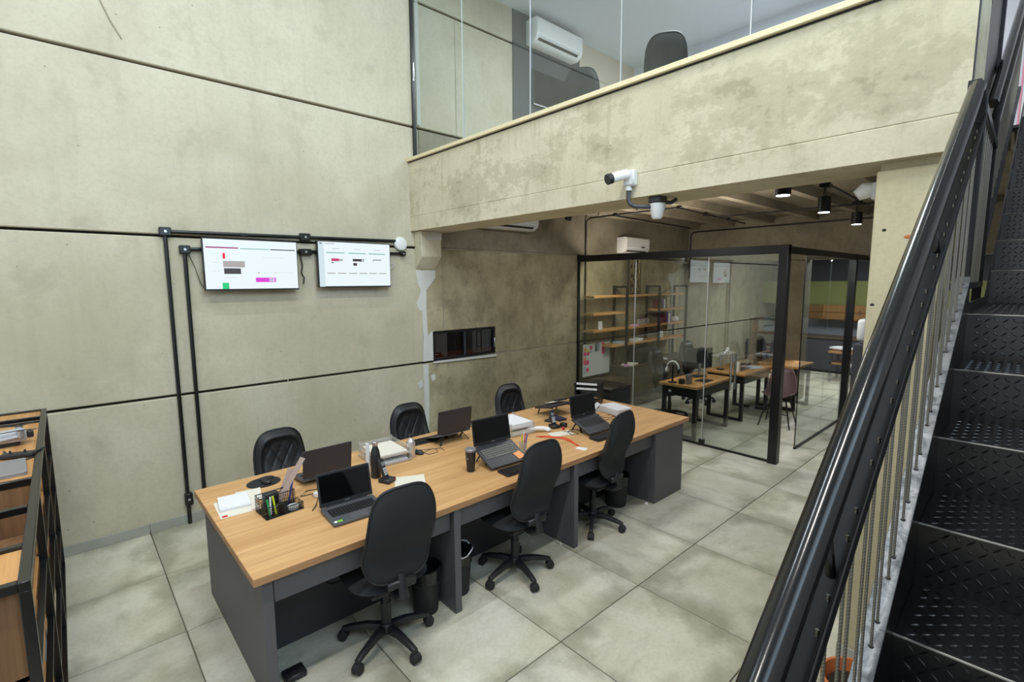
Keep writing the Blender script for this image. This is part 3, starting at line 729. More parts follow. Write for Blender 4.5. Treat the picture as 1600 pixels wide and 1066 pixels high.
def stick(name, label, cat, p0, p1, r, mat, group='pens and rulers in the organizer', tip=None):
    o = part(name, MB().tube([p0, p1], r, 8), mat, None); return tag(o, label, cat, group)
def ruler(label, p0, p1):
    o = part('ruler', MB().bar(p0, p1, .034, .003, up=(-.6, -.8, .2)), 'wood_ruler', None, bevel=.0008); return tag(o, label, 'ruler', 'pens and rulers in the organizer')
ruler('long translucent brown ruler leaning right in the mesh organizer', (.875, 3.16, Z+.004), (1.09, 3.24, Z+.262))
ruler('shorter brown ruler leaning behind the long one', (.90, 3.20, Z+.004), (1.02, 3.27, Z+.20))
for i, (c_, nm, dx, dy, h_) in enumerate((('yellow_ink', 'yellow highlighter', -.045, -.05, .115), ('green_ink', 'green capped pen', -.085, -.055, .105), ('blue_ink', 'dark blue pen', -.065, -.03, .10), ('paper', 'white marker', -.075, -.042, .11))):
    stick('pen', nm+' standing in the front cell of the mesh organizer', 'pen', (.91+dx, 3.14+dy, Z+.004), (.91+dx-.012+.006*i, 3.14+dy+.012, Z+h_), .0055, c_)
stick('pen', 'lilac marker leaning beside the rulers', 'pen', (.965, 3.18, Z+.004), (1.01, 3.21, Z+.15), .006, 'blue_ink')
slab_thing('clip_box', 'grey box of cartridges in the rear cell of the organizer', 'box', .865, 3.19, Z+.003, R(4), .085, .05, .105, 'black_plastic', bevel=.004)
tp = part('tape_roll', MB().lathe([(.02, 0), (.032, 0), (.032, .02), (.02, .02), (.02, 0)], 24, close=False), 'white_plastic_shade', None); tp.location = (.965, 3.09, Z+.006); tag(tp, 'white tape roll in the low organizer cell', 'tape roll')
# tall bottle, handset, phone
def lathe_thing(name, label, cat, x, y, z, prof_parts, group=None):
    t = thing(name, label, cat, (x, y, z), 0, group)
    for nm, pr, mt in prof_parts: part(nm, MB().lathe(pr, 24), mt, t)
    return t
lathe_thing('water_bottle', 'tall black bottle with steel cap behind the first open laptop', 'bottle', 1.585, 3.21, Z, [('body', [(.033, 0), (.036, .01), (.036, .15), (.028, .20), (.018, .225), (.018, .235)], 'black_plastic'), ('cap', [(.02, .235), (.021, .262), (.018, .266)], 'silver')])
slab_thing('card_strip', 'narrow white card standing behind the tall black bottle', 'card', 1.545, 3.25, Z, R(10), .012, .03, .25, 'paper')
def handset(label, x, y, rz, s=1.0):
    t = thing('cordless_phone', label, 'phone', (x, y, Z), rz, 'cordless phones on the desk')
    part('cradle', MB().prism([(-.045, -.05), (.045, -.05), (.04, .045), (-.04, .045)], 'z', 0, .03), 'black_plastic', t, bevel=.006)
    b = MB(); b.M = T(0, .0, .02) @ RX(R(-22)); b.prism(rrect(.046, .15, .012, 3, 0, .075), 'y', -.012, .012); part('handset', b, 'black_plastic', t, bevel=.004)
    b = MB(); b.M = T(0, .0, .02) @ RX(R(-22)); b.box((-.015, -.0135, .095), (.015, -.0115, .125)); part('display', b, 'laptop_silver', t)
    b = MB(); b.M = T(0, .0, .02) @ RX(R(-22))
    for r in range(4):
        for c_ in range(3): b.box((-.016+c_*.012, -.0135, .03+r*.014), (-.008+c_*.012, -.0115, .04+r*.014))
    part('keypad', b, 'white_plastic_shade', t); return t
hs = handset('black cordless phone with red tab beside the tall black bottle', 1.60, 3.08, R(25))
part('red_tab', MB().box((.02, -.052, .012), (.036, -.0495, .022)), 'red_print', hs)
# letter trays
def tray(label, x, y, rz, levels=2, w_=.27, d_=.34):
    t = thing('letter_tray', label, 'letter tray', (x, y, Z), rz, 'clear acrylic letter trays')
    for k in range(levels):
        z = .006+k*.06
        m = MB().box((-w_/2, -d_/2, z), (w_/2, d_/2, z+.003)).box((-w_/2, -d_/2, z), (-w_/2+.003, d_/2, z+.042)).box((w_/2-.003, -d_/2, z), (w_/2, d_/2, z+.042)).box((-w_/2, d_/2-.003, z), (w_/2, d_/2, z+.042)).box((-w_/2, -d_/2, z), (w_/2, -d_/2+.003, z+.016))
        part('shelf', m, 'clear_acrylic', t)
    for sx in (-1, 1):
        for sy in (-1, 1): part('post', MB().cyl((sx*(w_/2-.012), sy*(d_/2-.012), 0), (sx*(w_/2-.012), sy*(d_/2-.012), .006+levels*.06), .006, n=8), 'clear_acrylic', t)
    return t
tray('clear acrylic letter tray near the tall black bottle', 1.82, 3.52, R(-4), 2, .30, .36)
slab_thing('paper_stack', 'cream papers inside the acrylic tray near the tall bottle', 'papers', 1.82, 3.52, Z+.0695, R(-4), .25, .31, .012, 'paper_cream')
slab_thing('paper_stack', 'white papers in the bottom of the acrylic tray near the tall bottle', 'papers', 1.82, 3.52, Z+.0095, R(-4), .25, .31, .012, 'paper')
tray('clear acrylic letter tray piled with papers beside the white desk phone', 3.06, 3.36, R(-8), 2, .27, .35)
slab_thing('paper_stack', 'papers piled on the acrylic tray beside the white desk phone', 'papers', 3.06, 3.36, Z+.0695, R(-6), .23, .31, .04, 'paper')
slab_thing('paper_stack', 'cream papers low in the tray beside the white desk phone', 'papers', 3.06, 3.36, Z+.0095, R(-8), .23, .31, .03, 'paper_cream')
lathe_thing('metal_flask', 'brushed metal flask with ring cap between the tray and raised laptop', 'flask', 1.99, 3.40, Z, [('body', [(.03, 0), (.033, .006), (.033, .12), (.026, .14), (.014, .155), (.014, .165)], 'bottle_alu'), ('cap', [(.017, .165), (.017, .185), (.01, .19)], 'black_plastic')])
kb = thing('keyboard', 'black keyboard in front of the raised laptop on the wall side', 'keyboard', (2.31, 3.66, Z), R(178), 'keyboards on the desk')
def fillkb(t, w_=.40, d_=.125, keym='key_black', frame='black_plastic'):
    part('case', MB().prism(rrect(w_, d_, .01, 3), 'z', 0, .014), frame, t, bevel=.002)
    b = MB(); n = int((w_-.02)/.0195)
    for r in range(6):
        for c_ in range(n): b.box((-w_/2+.01+c_*.0195, -d_/2+.008+r*.0187, .014), (-w_/2+.01+c_*.0195+.017, -d_/2+.008+r*.0187+.016, .019))
    part('keys', b, keym, t)
fillkb(kb, .36)
mouse('small grey mouse next to the metal flask with a coiled cord', 2.07, 3.42, Z, R(20), 'laptop_dark', [(0, .05, .008), (.03, .09, .003), (.10, .02, .003), (.16, -.06, .003), (.10, -.12, .003), (.02, -.09, .003), (.04, -.02, .003), (.12, -.02, .003), (.2, -.08, .003), (.16, -.14, .003)])
lathe_thing('tumbler', 'dark brown tumbler with silver rim standing alone on the desk', 'tumbler', 2.155, 2.83, Z, [('body', [(.028, 0), (.03, .004), (.039, .15), (.040, .158)], 'black_plastic'), ('lid', [(.041, .156), (.042, .17), (.036, .176), (.02, .174)], 'laptop_silver')])
bdg = part('emblem', MB().ball((2.155-.034, 2.83-.012, Z+.105), .007, 10, 6, (.4, .6, 1)), 'silver', None)
tag(bdg, 'tiny metal emblem on the dark tumbler', 'emblem')
for o in list(bpy.data.objects):
    if o.name.startswith('tumbler'):
        bdg.parent = o; bdg.matrix_parent_inverse = T(*o.location).inverted()
        for k in ('label', 'category'): del bdg[k]
sheet('white sheet lying behind the first fabric chair back', 1.70, 2.93, Z, R(-28), .21, .297, 'paper_cream')
sheet('white sheet lying under the black keyboard by the tumbler', 2.46, 2.54, Z, R(-6), .18, .12, 'paper_cream')
k2 = thing('keyboard', 'black keyboard on the desk edge in front of the laptop by the tumbler', 'keyboard', (2.475, 2.60, Z+.0025), R(-4), 'keyboards on the desk'); fillkb(k2, .40, .13)
k3 = thing('keyboard', 'black keyboard in front of the laptop by the orange lanyard', 'keyboard', (3.56, 2.64, Z), R(-4), 'keyboards on the desk'); fillkb(k3, .36, .12)
op = part('sticky_pad', MB().box((-.036, -.036, 0), (.036, .036, .004)), 'orange_note', None); tag(op, 'orange sticky note pad on the laptop by the tumbler', 'sticky notes')
op.matrix_world = T(2.43, 2.70, .75) @ RZ(R(-4)) @ T(0, 0, .012) @ RX(R(24)) @ T(.125, .055, .0188) @ RZ(R(10))
pc_ = lathe_thing('pencil_cup', 'small clear pencil cup in front of the middle chair', 'cup', 2.72, 2.86, Z, [('cup', [(.03, 0), (.034, .09), (.031, .09), (.028, .005)], 'clear_acrylic')])
for i, (c_, nm, dx, dy) in enumerate((('yellow_ink', 'yellow-green pencil', -.03, -.02), ('red_ink', 'red and white pen', .035, .01), ('blue_ink', 'blue pen', .02, -.03), ('paper', 'white pen', .045, .03))):
    stick('pen', nm+' in the clear pencil cup near the middle chair', 'pen', (2.72+dx*.3, 2.86+dy*.3, Z+.006), (2.72+dx, 2.86+dy, Z+.155), .005, c_, 'pens in the clear cup')
lathe_thing('sanitizer_bottle', 'small white pump bottle behind the piled tray', 'bottle', 3.22, 3.53, Z, [('body', [(.03, 0), (.03, .09), (.014, .11), (.012, .12)], 'clear_acrylic'), ('pump', [(.013, .12), (.013, .135), (.006, .137), (.006, .155), (.014, .157), (.014, .165)], 'black_plastic')])
wp = thing('desk_phone_receiver', 'white curved receiver lying beside the piled acrylic tray', 'receiver', (3.20, 3.17, Z), R(-35))
part('grip', MB().tube([(-.10, 0, .022), (-.06, 0, .032), (0, 0, .036), (.06, 0, .032), (.10, 0, .022)], [.024, .022, .02, .022, .024], 12), 'white_plastic', wp)
part('earpiece', MB().ball((-.10, 0, .02), .03, 14, 8, (1, 1, .66)), 'white_plastic', wp); part('mouthpiece', MB().ball((.10, 0, .02), .03, 14, 8, (1, 1, .66)), 'white_plastic', wp)
# reclined closed laptop on stand, far wall side
cl = thing('closed_laptop', 'closed black laptop lying on a stand under papers on the wall side', 'laptop', (3.80, 3.50, Z), R(-4), 'laptops on the long desk')
b = MB(); b.M = T(0, 0, .085) @ RX(R(-12)); b.prism(rrect(.36, .25, .012, 3), 'z', 0, .022); part('body', b, 'laptop_lid', cl, bevel=.002)
for sx in (-1, 1): part('stand_leg', MB().bar((sx*.13, -.10, .10), (sx*.15, -.13, .003), .012, .008).bar((sx*.13, .10, .06), (sx*.13, .12, .003), .012, .008).bar((sx*.13, -.1, .10), (sx*.13, .11, .06), .012, .008), 'black_plastic', cl)
sheet('cream paper lying on the closed black laptop', 3.86, 3.555, Z+.11, R(-10), .2, .12, 'paper_cream', curl=0).rotation_euler.x = R(-12)
nb = slab_thing('notebook', 'small dark notebook on the papers over the closed laptop', 'notebook', 3.93, 3.54, Z+.116, R(-8), .13, .08, .012, 'black_plastic'); nb.rotation_euler.x = R(-12)
handset('black cordless phone standing among cables near the lanyard', 3.42, 3.16, R(-15))
sheet('pale yellow note under the orange lanyard', 3.32, 2.98, Z, R(-20), .22, .12, 'paper_cream')
ly = thing('lanyard', 'orange lanyard with white badge snaking across the desk', 'lanyard', (3.2, 2.85, Z))
def strap(pts, w_=.014):
    m = MB()
    for a, b_ in zip(pts, pts[1:]): m.bar((a[0], a[1], a[2]), (b_[0], b_[1], b_[2]), w_, .002)
    return m
part('strap', strap([(3.08, 3.07, Z+.008), (3.14, 3.04, Z+.006), (3.20, 2.96, Z+.004), (3.26, 2.88, Z+.003), (3.24, 2.80, Z+.003), (3.20, 2.72, Z+.003), (3.17, 2.64, Z+.003)]), 'lanyard', ly, world=True)
part('strap', strap([(3.10, 3.04, Z+.004), (3.17, 2.97, Z+.005), (3.22, 2.87, Z+.005), (3.21, 2.77, Z+.005), (3.17, 2.65, Z+.005)]), 'lanyard', ly, world=True)
b = MB(); b.M = T(3.14, 2.585, Z) @ RZ(R(20)); b.box((-.028, -.045, 0), (.028, .045, .003)); part('badge', b, 'paper', ly, world=True)
cb_ = part('charger_cable', MB().tube([(3.38, 3.0, Z+.004), (3.45, 2.93, Z+.004), (3.43, 2.86, Z+.004), (3.36, 2.88, Z+.004), (3.40, 2.97, Z+.004), (3.50, 3.0, Z+.004), (3.52, 2.92, Z+.004)], .003, 6), 'black_plastic', None); tag(cb_, 'thin black cable coiled beside the lanyard laptop', 'cable')
cb2 = part('charger_cable', MB().tube([(1.12, 3.20, Z+.004), (1.20, 3.17, Z+.004), (1.22, 3.28, Z+.004), (1.12, 3.30, Z+.004), (1.06, 3.24, Z+.004), (1.18, 3.22, Z+.004), (1.08, 3.03, Z+.004), (1.04, 2.98, Z+.004)], .003, 6), 'black_plastic', None); tag(cb2, 'thin black cable between the organizer and first laptop', 'cable')
mp2 = slab_thing('adapter', 'white charger plug between the two nearest laptops', 'charger', 1.14, 3.16, Z, R(20), .03, .05, .035, 'white_plastic', bevel=.006)
slab_thing('external_drive', 'small black hard drive under the stand near the closed laptop', 'hard drive', 3.56, 3.34, Z, R(12), .11, .08, .015, 'laptop_dark', bevel=.003)
slab_thing('blue_binder', 'dark blue flat binder under the closed laptop stand', 'binder', 3.66, 3.33, Z, R(-5), .10, .16, .02, 'navy')
# far end
b = MB()
for k in range(14):
    b.M = T(random.uniform(-.006, .006), random.uniform(-.006, .006), k*.0048) @ RZ(random.uniform(-.04, .04)); b.prism(rrect(.21, .297, .02, 3), 'z', 0, .0046)
pk = part('paper_stack', b, 'paper', None); pk.location = (4.30, 3.09, Z); pk.rotation_euler.z = R(-12); tag(pk, 'tall stack of white paper at the far desk end', 'papers')
pkb = [(.10, .10), (-.1, .12)]
b = MB().prism([(0, 0), (.10, 0), (.10, .003), (.02, .075), (.018, .075), (.09, .003), (0, .003)], 'y', -.05, .05)
tc_ = part('tent_card', b, 'paper', None); tc_.location = (4.28, 3.27, Z+.0); tc_.rotation_euler.z = R(150); tag(tc_, 'white printed tent card behind the tall paper stack', 'card')
handset('black cordless phone propped upright beside the tall paper stack', 4.00, 3.14, R(-20))
gl = thing('reading_glasses', 'black rimmed glasses lying by the tall paper stack', 'glasses', (4.02, 2.95, Z), R(-25))
part('frame', MB().tube([(-.065, 0, .03), (-.065, 0, .008), (-.01, 0, .008), (-.01, 0, .03), (-.065, 0, .03)], .0025, 6).tube([(.065, 0, .03), (.065, 0, .008), (.01, 0, .008), (.01, 0, .03), (.065, 0, .03)], .0025, 6).tube([(-.01, 0, .025), (.01, 0, .025)], .002, 6), 'black_plastic', gl)
part('temple', MB().tube([(-.065, 0, .028), (-.065, .12, .02), (-.06, .14, .004)], .002, 6), 'black_plastic', gl); part('temple', MB().tube([(.065, 0, .028), (.065, .12, .02), (.06, .14, .004)], .002, 6), 'black_plastic', gl)
slab_thing('sticky_pad', 'orange and white sticky pad beside the black glasses', 'sticky notes', 3.90, 2.96, Z, R(-15), .06, .06, .025, 'orange_note')
slab_thing('stapler_box', 'small dark box left of the lanyard laptop', 'box', 3.50, 3.11, Z, R(8), .05, .06, .04, 'black_plastic', bevel=.004)
slab_thing('red_gadget', 'small red gadget next to the lanyard laptop screen', 'gadget', 3.43, 3.05, Z, R(8), .022, .022, .03, 'red_print', bevel=.004)

# ================================================================== BINS
def bin_(label, x, y, bag='bag_plastic', h_=.30, r=.12):
    t = thing('wastebasket', label, 'wastebasket', (x, y, 0), 0, 'black wastebaskets under the desk')
    part('bucket', MB().lathe([(r*.8, 0), (r*.8, .004), (r, h_), (r-.004, h_), (r*.8-.004, .008)], 28, close=False).lathe([(1e-3, .004), (r*.8, .004)], 28, close=False), 'black_plastic_rough', t)
    pr = []; n = 28; vs = []
    for i, (dr, z) in enumerate(((.006, h_-.075), (.007, h_-.03), (.009, h_+.004), (-.008, h_+.006), (-.016, h_-.06), (-.03, h_-.16))):
        for k in range(n): vs.append(((r+dr-(.02*(h_-z)/h_ if i < 2 else 0)+random.uniform(-.002, .002))*math.cos(2*PI*k/n), (r+dr+random.uniform(-.002, .002))*math.sin(2*PI*k/n), z+random.uniform(-.006, .006)))
    fs = [(i*n+k, i*n+(k+1) % n, (i+1)*n+(k+1) % n, (i+1)*n+k) for i in range(5) for k in range(n)]
    b = MB(); b.add(vs, fs); part('bin_bag', b, bag, t); return t
bin_('black wastebasket with a folded bag rim beside the first fabric chair', 1.622, 2.64, r=.10)
w2_ = bin_('black wastebasket with a white bag rim behind the first support panel', 1.895, 2.66, r=.10)
part('bag_edge', MB().tube([(.108*math.cos(2*PI*k/24), .108*math.sin(2*PI*k/24), .305+.012*math.sin(k)) for k in range(25)], .005, 6, False), 'white_bag', w2_)
bin_('black wastebasket under the far end of the desk by the pedestal', 3.83, 2.72)
plg = slab_thing('plug', 'white plug lying on the floor by the grey pedestal', 'plug', 4.02, 2.50, 0, R(20), .03, .03, .025, 'white_plastic', bevel=.005)
plg2 = slab_thing('plug', 'small white cube on the floor by the middle support panel', 'plug', 2.87, 2.57, 0, R(20), .018, .018, .018, 'white_plastic', bevel=.003)

# ================================================================== TELEVISIONS, CONDUITS ON THE WALL
def tv(label, x0, x1, z0, z1, graphics):
    t = thing('television', label, 'television', ((x0+x1)/2, 5.03, z0), 0, 'televisions on the concrete wall')
    w_, h_ = x1-x0, z1-z0
    P_ = lambda n, b, m, par=t, **k: part(n, b, m, par, **k)
    tl = R(-4)
    def mb(): b = MB(); b.M = RX(-tl*0); return b
    P_('case', mb().box((-w_/2, -.02, 0), (w_/2, .025, h_)), 'black_plastic', bevel=.004)
    s = P_('screen', mb().box((-w_/2+.009, -.0225, .014), (w_/2-.009, -.0195, h_-.009)), 'screen_white')
    for mt, u0, v0, u1, v1 in graphics:
        part('screen_graphic', mb().box((-w_/2+w_*u0, -.0235, h_*(1-v1)), (-w_/2+w_*u1, -.0222, h_*(1-v0))), mt, t)
    P_('wall_bracket', mb().box((-.12, .025, h_*.3), (.12, .09, h_*.7)), 'black_paint')
    return t
g1 = [('screen_magenta', .03, .165, .35, .19), ('screen_teal', .37, .175, .68, .195), ('screen_dark', .69, .175, .97, .195), ('screen_red', .19, .28, .215, .39), ('screen_grey', .19, .43, .41, .55), ('screen_dark', .195, .57, .365, .68),
      ('screen_green', .17, .85, .235, .97), ('screen_pink', .515, .75, .735, .84), ('screen_tint', .66, .76, .725, .79), ('screen_tint', .66, .80, .725, .83), ('screen_dark', .545, .645, .557, .665), ('screen_dark', .725, .645, .733, .66), ('screen_grey', .08, .30, .15, .304), ('screen_grey', .08, .46, .15, .464), ('screen_grey', .08, .62, .15, .624), ('screen_grey', .60, .35, .85, .353), ('screen_grey', .60, .65, .95, .653), ('screen_grey', .19, .75, .33, .754)]
g2 = [('screen_tint', .01, .02, .08, .98), ('screen_dark', .03, .04, .055, .075), ('screen_grey', .09, .05, .22, .065)]
for k, u in enumerate((.11, .40, .68)):
    g2 += [('screen_grey', u+.08, .155, u+.17, .165), ('screen_teal', u, .235, u+.24, .26), ('screen_grey', u, .68, u+.11, .70), ('screen_grey', u+.14, .68, u+.25, .70)]
g2 += [('screen_rose', .17, .37, .275, .43), ('screen_grey', .28, .38, .32, .42), ('screen_dark', .17, .45, .20, .47), ('screen_dark', .455, .37, .61, .425), ('screen_tint', .575, .375, .605, .42), ('screen_dark', .46, .46, .51, .52), ('screen_dark', .74, .375, .86, .39), ('screen_dark', .74, .39, .745, .43)]
tv('wall television with dashboard of magenta, grey and green blocks', .945, 1.745, 2.085, 2.545, g1)
tv('wall television with three-column dashboard next to the white disc', 1.94, 2.745, 2.10, 2.57, g2)
def pipe_thing(label, runs, boxes, r=.014, name='cable_conduit', group='black conduits', clamps=()):
    t = thing(name, label, 'conduit', (runs[0][0][0], runs[0][0][1], 0), 0, group)
    for run in runs: part('pipe', MB().tube(run, r, 10), 'black_paint', t, world=True)
    for (x, y, z, sx, sz) in boxes:
        part('junction_box', MB().box((x-sx/2, y-.03, z-sz/2), (x+sx/2, y+.02, z+sz/2)), 'black_paint', t, world=True, bevel=.006)
        part('cover_screw', MB().cyl((x, y-.030, z), (x, y-.034, z), .011, n=12), 'silver', t, world=True)
    for (x, y, z) in clamps: part('clamp', MB().box((x-.025, y-.018, z-.01), (x+.025, y+.02, z+.01)), 'black_paint', t, world=True)
    return t
yw = W-.022
pipe_thing('outer black conduit dropping to the floor and running above the televisions', [[(.70, yw, .0), (.70, yw, 2.59)], [(.70, yw, 2.585), (2.93, yw, 2.615)]], [(.70, yw, 2.585, .085, .07), (1.855, yw, 2.60, .10, .075), (.705, yw, .23, .06, .11)], .016, clamps=((1.3, yw, 2.593),))
pipe_thing('inner black conduit dropping behind the desk and running behind the televisions', [[(.83, yw, .10), (.83, yw, 2.44)], [(.83, yw, 2.445), (2.95, yw, 2.475)]], [(.83, yw, 2.44, .08, .07), (1.85, yw, 2.455, .12, .06), (2.95, yw, 2.475, .06, .05)], .016)
pipe_thing('thin black conduit rising on the wall at the glass partition corner', [[(6.24, yw, .8), (6.24, yw, 3.08), (6.25, yw-.03, 3.12), (6.25, yw-.1, 3.135), (6.25, 4.55, 3.135)], [(6.25, 4.55, 3.135), (6.3, 3.56, 3.135)], [(6.3, 4.58, 3.13), (8.9, 4.76, 3.13)]], [(6.25, 4.56, 3.135, .05, .05), (6.3, 3.55, 3.135, .07, .05)], .013)
pipe_thing('thin black conduit under the ribs from the partition to the pillar', [[(6.35, 3.55, 3.13), (8.9, 3.75, 3.13)], [(7.6, 3.65, 3.12), (7.75, 1.62, 3.12)]], [(7.2, 3.62, 3.13, .09, .05), (8.1, 3.68, 3.13, .09, .05)], .012)
pipe_thing('short black conduit on the far cross beam', [[(9.47, 5.05, 2.2), (9.47, 5.05, 3.05), (9.47, 5.0, 3.10), (9.47, 4.9, 3.11), (9.47, 1.5, 3.11)]], [], .013)
tcab = part('loose_cable', MB().tube([(1.80, W-.03, 2.42), (1.815, W-.03, 2.32), (1.805, W-.02, 2.25), (1.83, W-.02, 2.2), (1.82, W-.02, 2.14)], .006, 6), 'black_plastic', None); tag(tcab, 'loose cable hanging between the two televisions', 'cable')
tcab = part('loose_cable', MB().tube([(2.75, W-.03, 2.36), (2.82, W-.03, 2.36), (2.83, W-.03, 2.33), (2.79, W-.03, 2.31), (2.75, W-.05, 2.27)], .004, 6), 'white_plastic_shade', None); tag(tcab, 'thin cable looping beside the right television', 'cable')
tcab = part('loose_cable', MB().tube([(.85, W-.03, 2.42), (.90, W-.02, 2.28), (.93, W-.02, 2.15), (.96, W-.02, 2.1)], .003, 6), 'black_plastic', None); tag(tcab, 'thin cable from the inner conduit box to the left television', 'cable')
ap = thing('smoke_detector', 'round white disc on the wall at the conduit end', 'wall device', (2.93, W-.03, 2.585))
b = MB(); b.M = RX(PI/2); b.lathe([(.075, -.03), (.08, -.012), (.078, 0), (.07, .012), (.045, .02), (1e-3, .022)], 32); part('cover', b, 'white_plastic', ap)
b = MB(); b.M = RX(PI/2); b.lathe([(.05, -.035), (.05, -.028)], 24); part('base', b, 'white_plastic_shade', ap)

# ================================================================== AIR CONDITIONERS
def aircon(label, x0, x1, ztop, h_=.29, d_=.21, yb=W, disp=False):
    t = thing('air_conditioner', label, 'air conditioner', ((x0+x1)/2, yb, ztop-h_), 0, 'white split air conditioners')
    w_ = x1-x0
    poly = [(0, 0), (0, h_), (-d_*.9, h_), (-d_, h_*.93), (-d_, h_*.32), (-d_*.9, h_*.16), (-d_*.62, 0)]
    part('body', MB().prism(poly, 'x', -w_/2, w_/2), 'white_plastic', t, bevel=.012, seg=2)
    part('front_panel', MB().prism([(-d_-.004, h_*.34), (-d_-.004, h_*.92), (-d_+.01, h_*.92), (-d_+.01, h_*.34)], 'x', -w_/2+.01, w_/2-.01), 'white_plastic', t, bevel=.003)
    part('outlet_slot', MB().prism([(-d_*.915, h_*.165), (-d_*.80, h_*.09), (-d_*.79, h_*.105), (-d_*.905, h_*.18)], 'x', -w_/2+.05, w_/2-.08), 'joint_dark', t)
    part('louvre', MB().prism([(-d_*.97, h_*.26), (-d_*.93, h_*.18), (-d_*.925, h_*.20), (-d_*.965, h_*.28)], 'x', -w_/2+.04, w_/2-.05), 'white_plastic_shade', t)
    if disp: part('display', MB().box((w_*.12, -d_-.0065, h_*.36), (w_*.28, -d_-.003, h_*.44)), 'black_plastic', t)
    part('logo', MB().box((w_*.15, -d_-.006, h_*.55), (w_*.21, -d_-.003, h_*.57)), 'white_plastic_shade', t)
    return t
aircon('white air conditioner high on the dark panel of the upper room', 4.93, 5.86, 5.62, .31, .22, W-.012)
aircon('white air conditioner half hidden behind the beam under the mezzanine', 4.05, 4.98, 3.13, .29, .22)
aircon('white air conditioner above the shelves behind the glass partition', 7.08, 7.78, 2.89, .27, .2, W, True)
t = thing('wall_screen', 'switched-off dark screen on the grey panel of the upper room', 'screen', (5.35, W-.012, 4.57))
part('case', MB().box((-.32, -.05, 0), (.42, 0, .46)), 'grey_wall', t, bevel=.004); part('glass', MB().box((-.31, -.052, .02), (.41, -.049, .45)), 'screen_glass', t); part('lower_edge', MB().box((-.32, -.053, 0), (.42, -.049, .012)), 'white_plastic_shade', t)

# ================================================================== SECURITY CAMERAS AND LAMPS
sc1 = thing('bullet_camera', 'white bullet security camera on the beam face', 'security camera', (BX, 2.10, 2.87))
part('junction_box', MB().box((-.055, -.045, -.055), (0, .045, .055)), 'white_plastic_shade', sc1, bevel=.01)
part('arm', MB().ball((-.07, .01, .02), .032, 14, 8), 'white_plastic', sc1)
part('body', MB().cyl((-.05, .01, .03), (-.17, .06, -.01), .034, n=20), 'white_plastic', sc1, bevel=.006); part('lens', MB().cyl((-.165, .058, -.008), (-.20, .073, -.02), .037, n=20), 'black_plastic', sc1, bevel=.003)
part('gland', MB().cyl((-.03, .01, -.055), (-.03, .01, -.085), .024, n=16), 'white_plastic_shade', sc1)
part('conduit', MB().tube([(-.03, .01, -.08), (-.03, .01, -.15), (-.025, 0, -.175), (-.01, -.03, -.195), (.02, -.08, -.20), (.07, -.14, -.20)], .015, 10), 'grey_steel', sc1)
sc2 = thing('dome_camera', 'white dome security camera under the beam edge', 'security camera', (3.17, 1.95, 2.615))
part('mount', MB().box((-.05, -.05, .075), (.05, .05, .123)), 'grey_steel', sc2, bevel=.01); part('body', MB().lathe([(.028, -.03), (.04, -.015), (.048, .03), (.055, .05), (.055, .075)], 24), 'white_plastic', sc2); part('tail', MB().tube([(.04, 0, .09), (.09, -.05, .085), (.13, -.07, .11)], .014, 8), 'grey_steel', sc2)
sc3 = thing('wall_camera', 'white security camera on the side of the stair pillar', 'security camera', (3.33, .672, 2.55))
part('mount', MB().box((-.05, 0, .03), (.05, .05, .12)), 'white_plastic_shade', sc3, bevel=.006); part('body', MB().tube([(0, .04, .09), (-.015, .085, .085), (-.025, .12, .06)], [.035, .045, .03], 16), 'white_plastic', sc3); part('cable', MB().tube([(0, .01, .03), (0, .008, -.1), (0, .008, -.6)], .006, 6), 'black_plastic', sc3)
def spot(label, x, y, ztop, h_, r=.055, link_=True, tilt=0):
    t = thing('pendant_spotlight', label, 'spotlight', (x, y, ztop), 0, 'black cylinder spotlights')
    z0 = -.14 if link_ else -.12
    part('mount', MB().box((-.05, -.05, -.05), (.05, .05, 0)), 'black_paint', t, bevel=.006)
    if not link_: part('stem', MB().cyl((0, 0, -.13), (0, 0, -.04), .012, n=10), 'black_paint', t)
    if link_: part('hanger', MB().tube([(-.02, 0, -.04), (-.045, 0, z0-.04)], .006, 6).tube([(.02, 0, -.04), (.045, 0, z0-.04)], .006, 6), 'black_paint', t)
    b = MB(); b.M = RX(R(tilt)); b.lathe([(r, z0-h_+.004), (r, z0), (r*.9, z0+.005)], 28); part('housing', b, 'black_paint', t)
    b = MB(); b.M = RX(R(tilt)); b.lathe([(r*.86, z0-h_-.0), (r*.86, z0-h_+.008)], 28); part('lens', b, 'lamp_glow', t)
    l = bpy.data.lights.new('spotlight_beam', 'SPOT'); l.energy = 52; l.color = (.90, .96, 1); l.spot_size = R(78); l.spot_blend = .6; l.shadow_soft_size = .05
    o = bpy.data.objects.new('spotlight_beam', l); COL.objects.link(o); o.location = (x, y, ztop+z0-h_-.02); return t
spot('lit black spotlight closest to the beam, hung without brackets', 4.93, 1.75, 3.16, .13, .065, False)
spot('lit black spotlight with looped hanger in the middle of the row', 6.0, 1.72, 3.15, .16, .06)
spot('lit black spotlight with hanger nearest the far cross beam', 7.6, 1.80, 3.14, .15, .06)
pipe_thing('black lighting pipe carrying the spotlight row', [[(4.9, 1.66, 3.18), (5.0, 1.66, 3.145), (9.4, 1.86, 3.14)]], [(6.0, 1.72, 3.15, .10, .06), (7.6, 1.80, 3.15, .10, .06)], .014)
pipe_thing('black cross pipe from the spotlight row to the pillar side', [[(7.75, 1.65, 3.1), (7.4, .9, 3.1)]], [], .012)
dks = thing('dark_spotlight', 'unlit small black spotlight on the ceiling near the left air conditioner', 'spotlight', (5.29, 4.62, 3.16))
part('mount', MB().box((-.03, -.03, -.04), (.03, .03, .112)), 'black_paint', dks, bevel=.004)
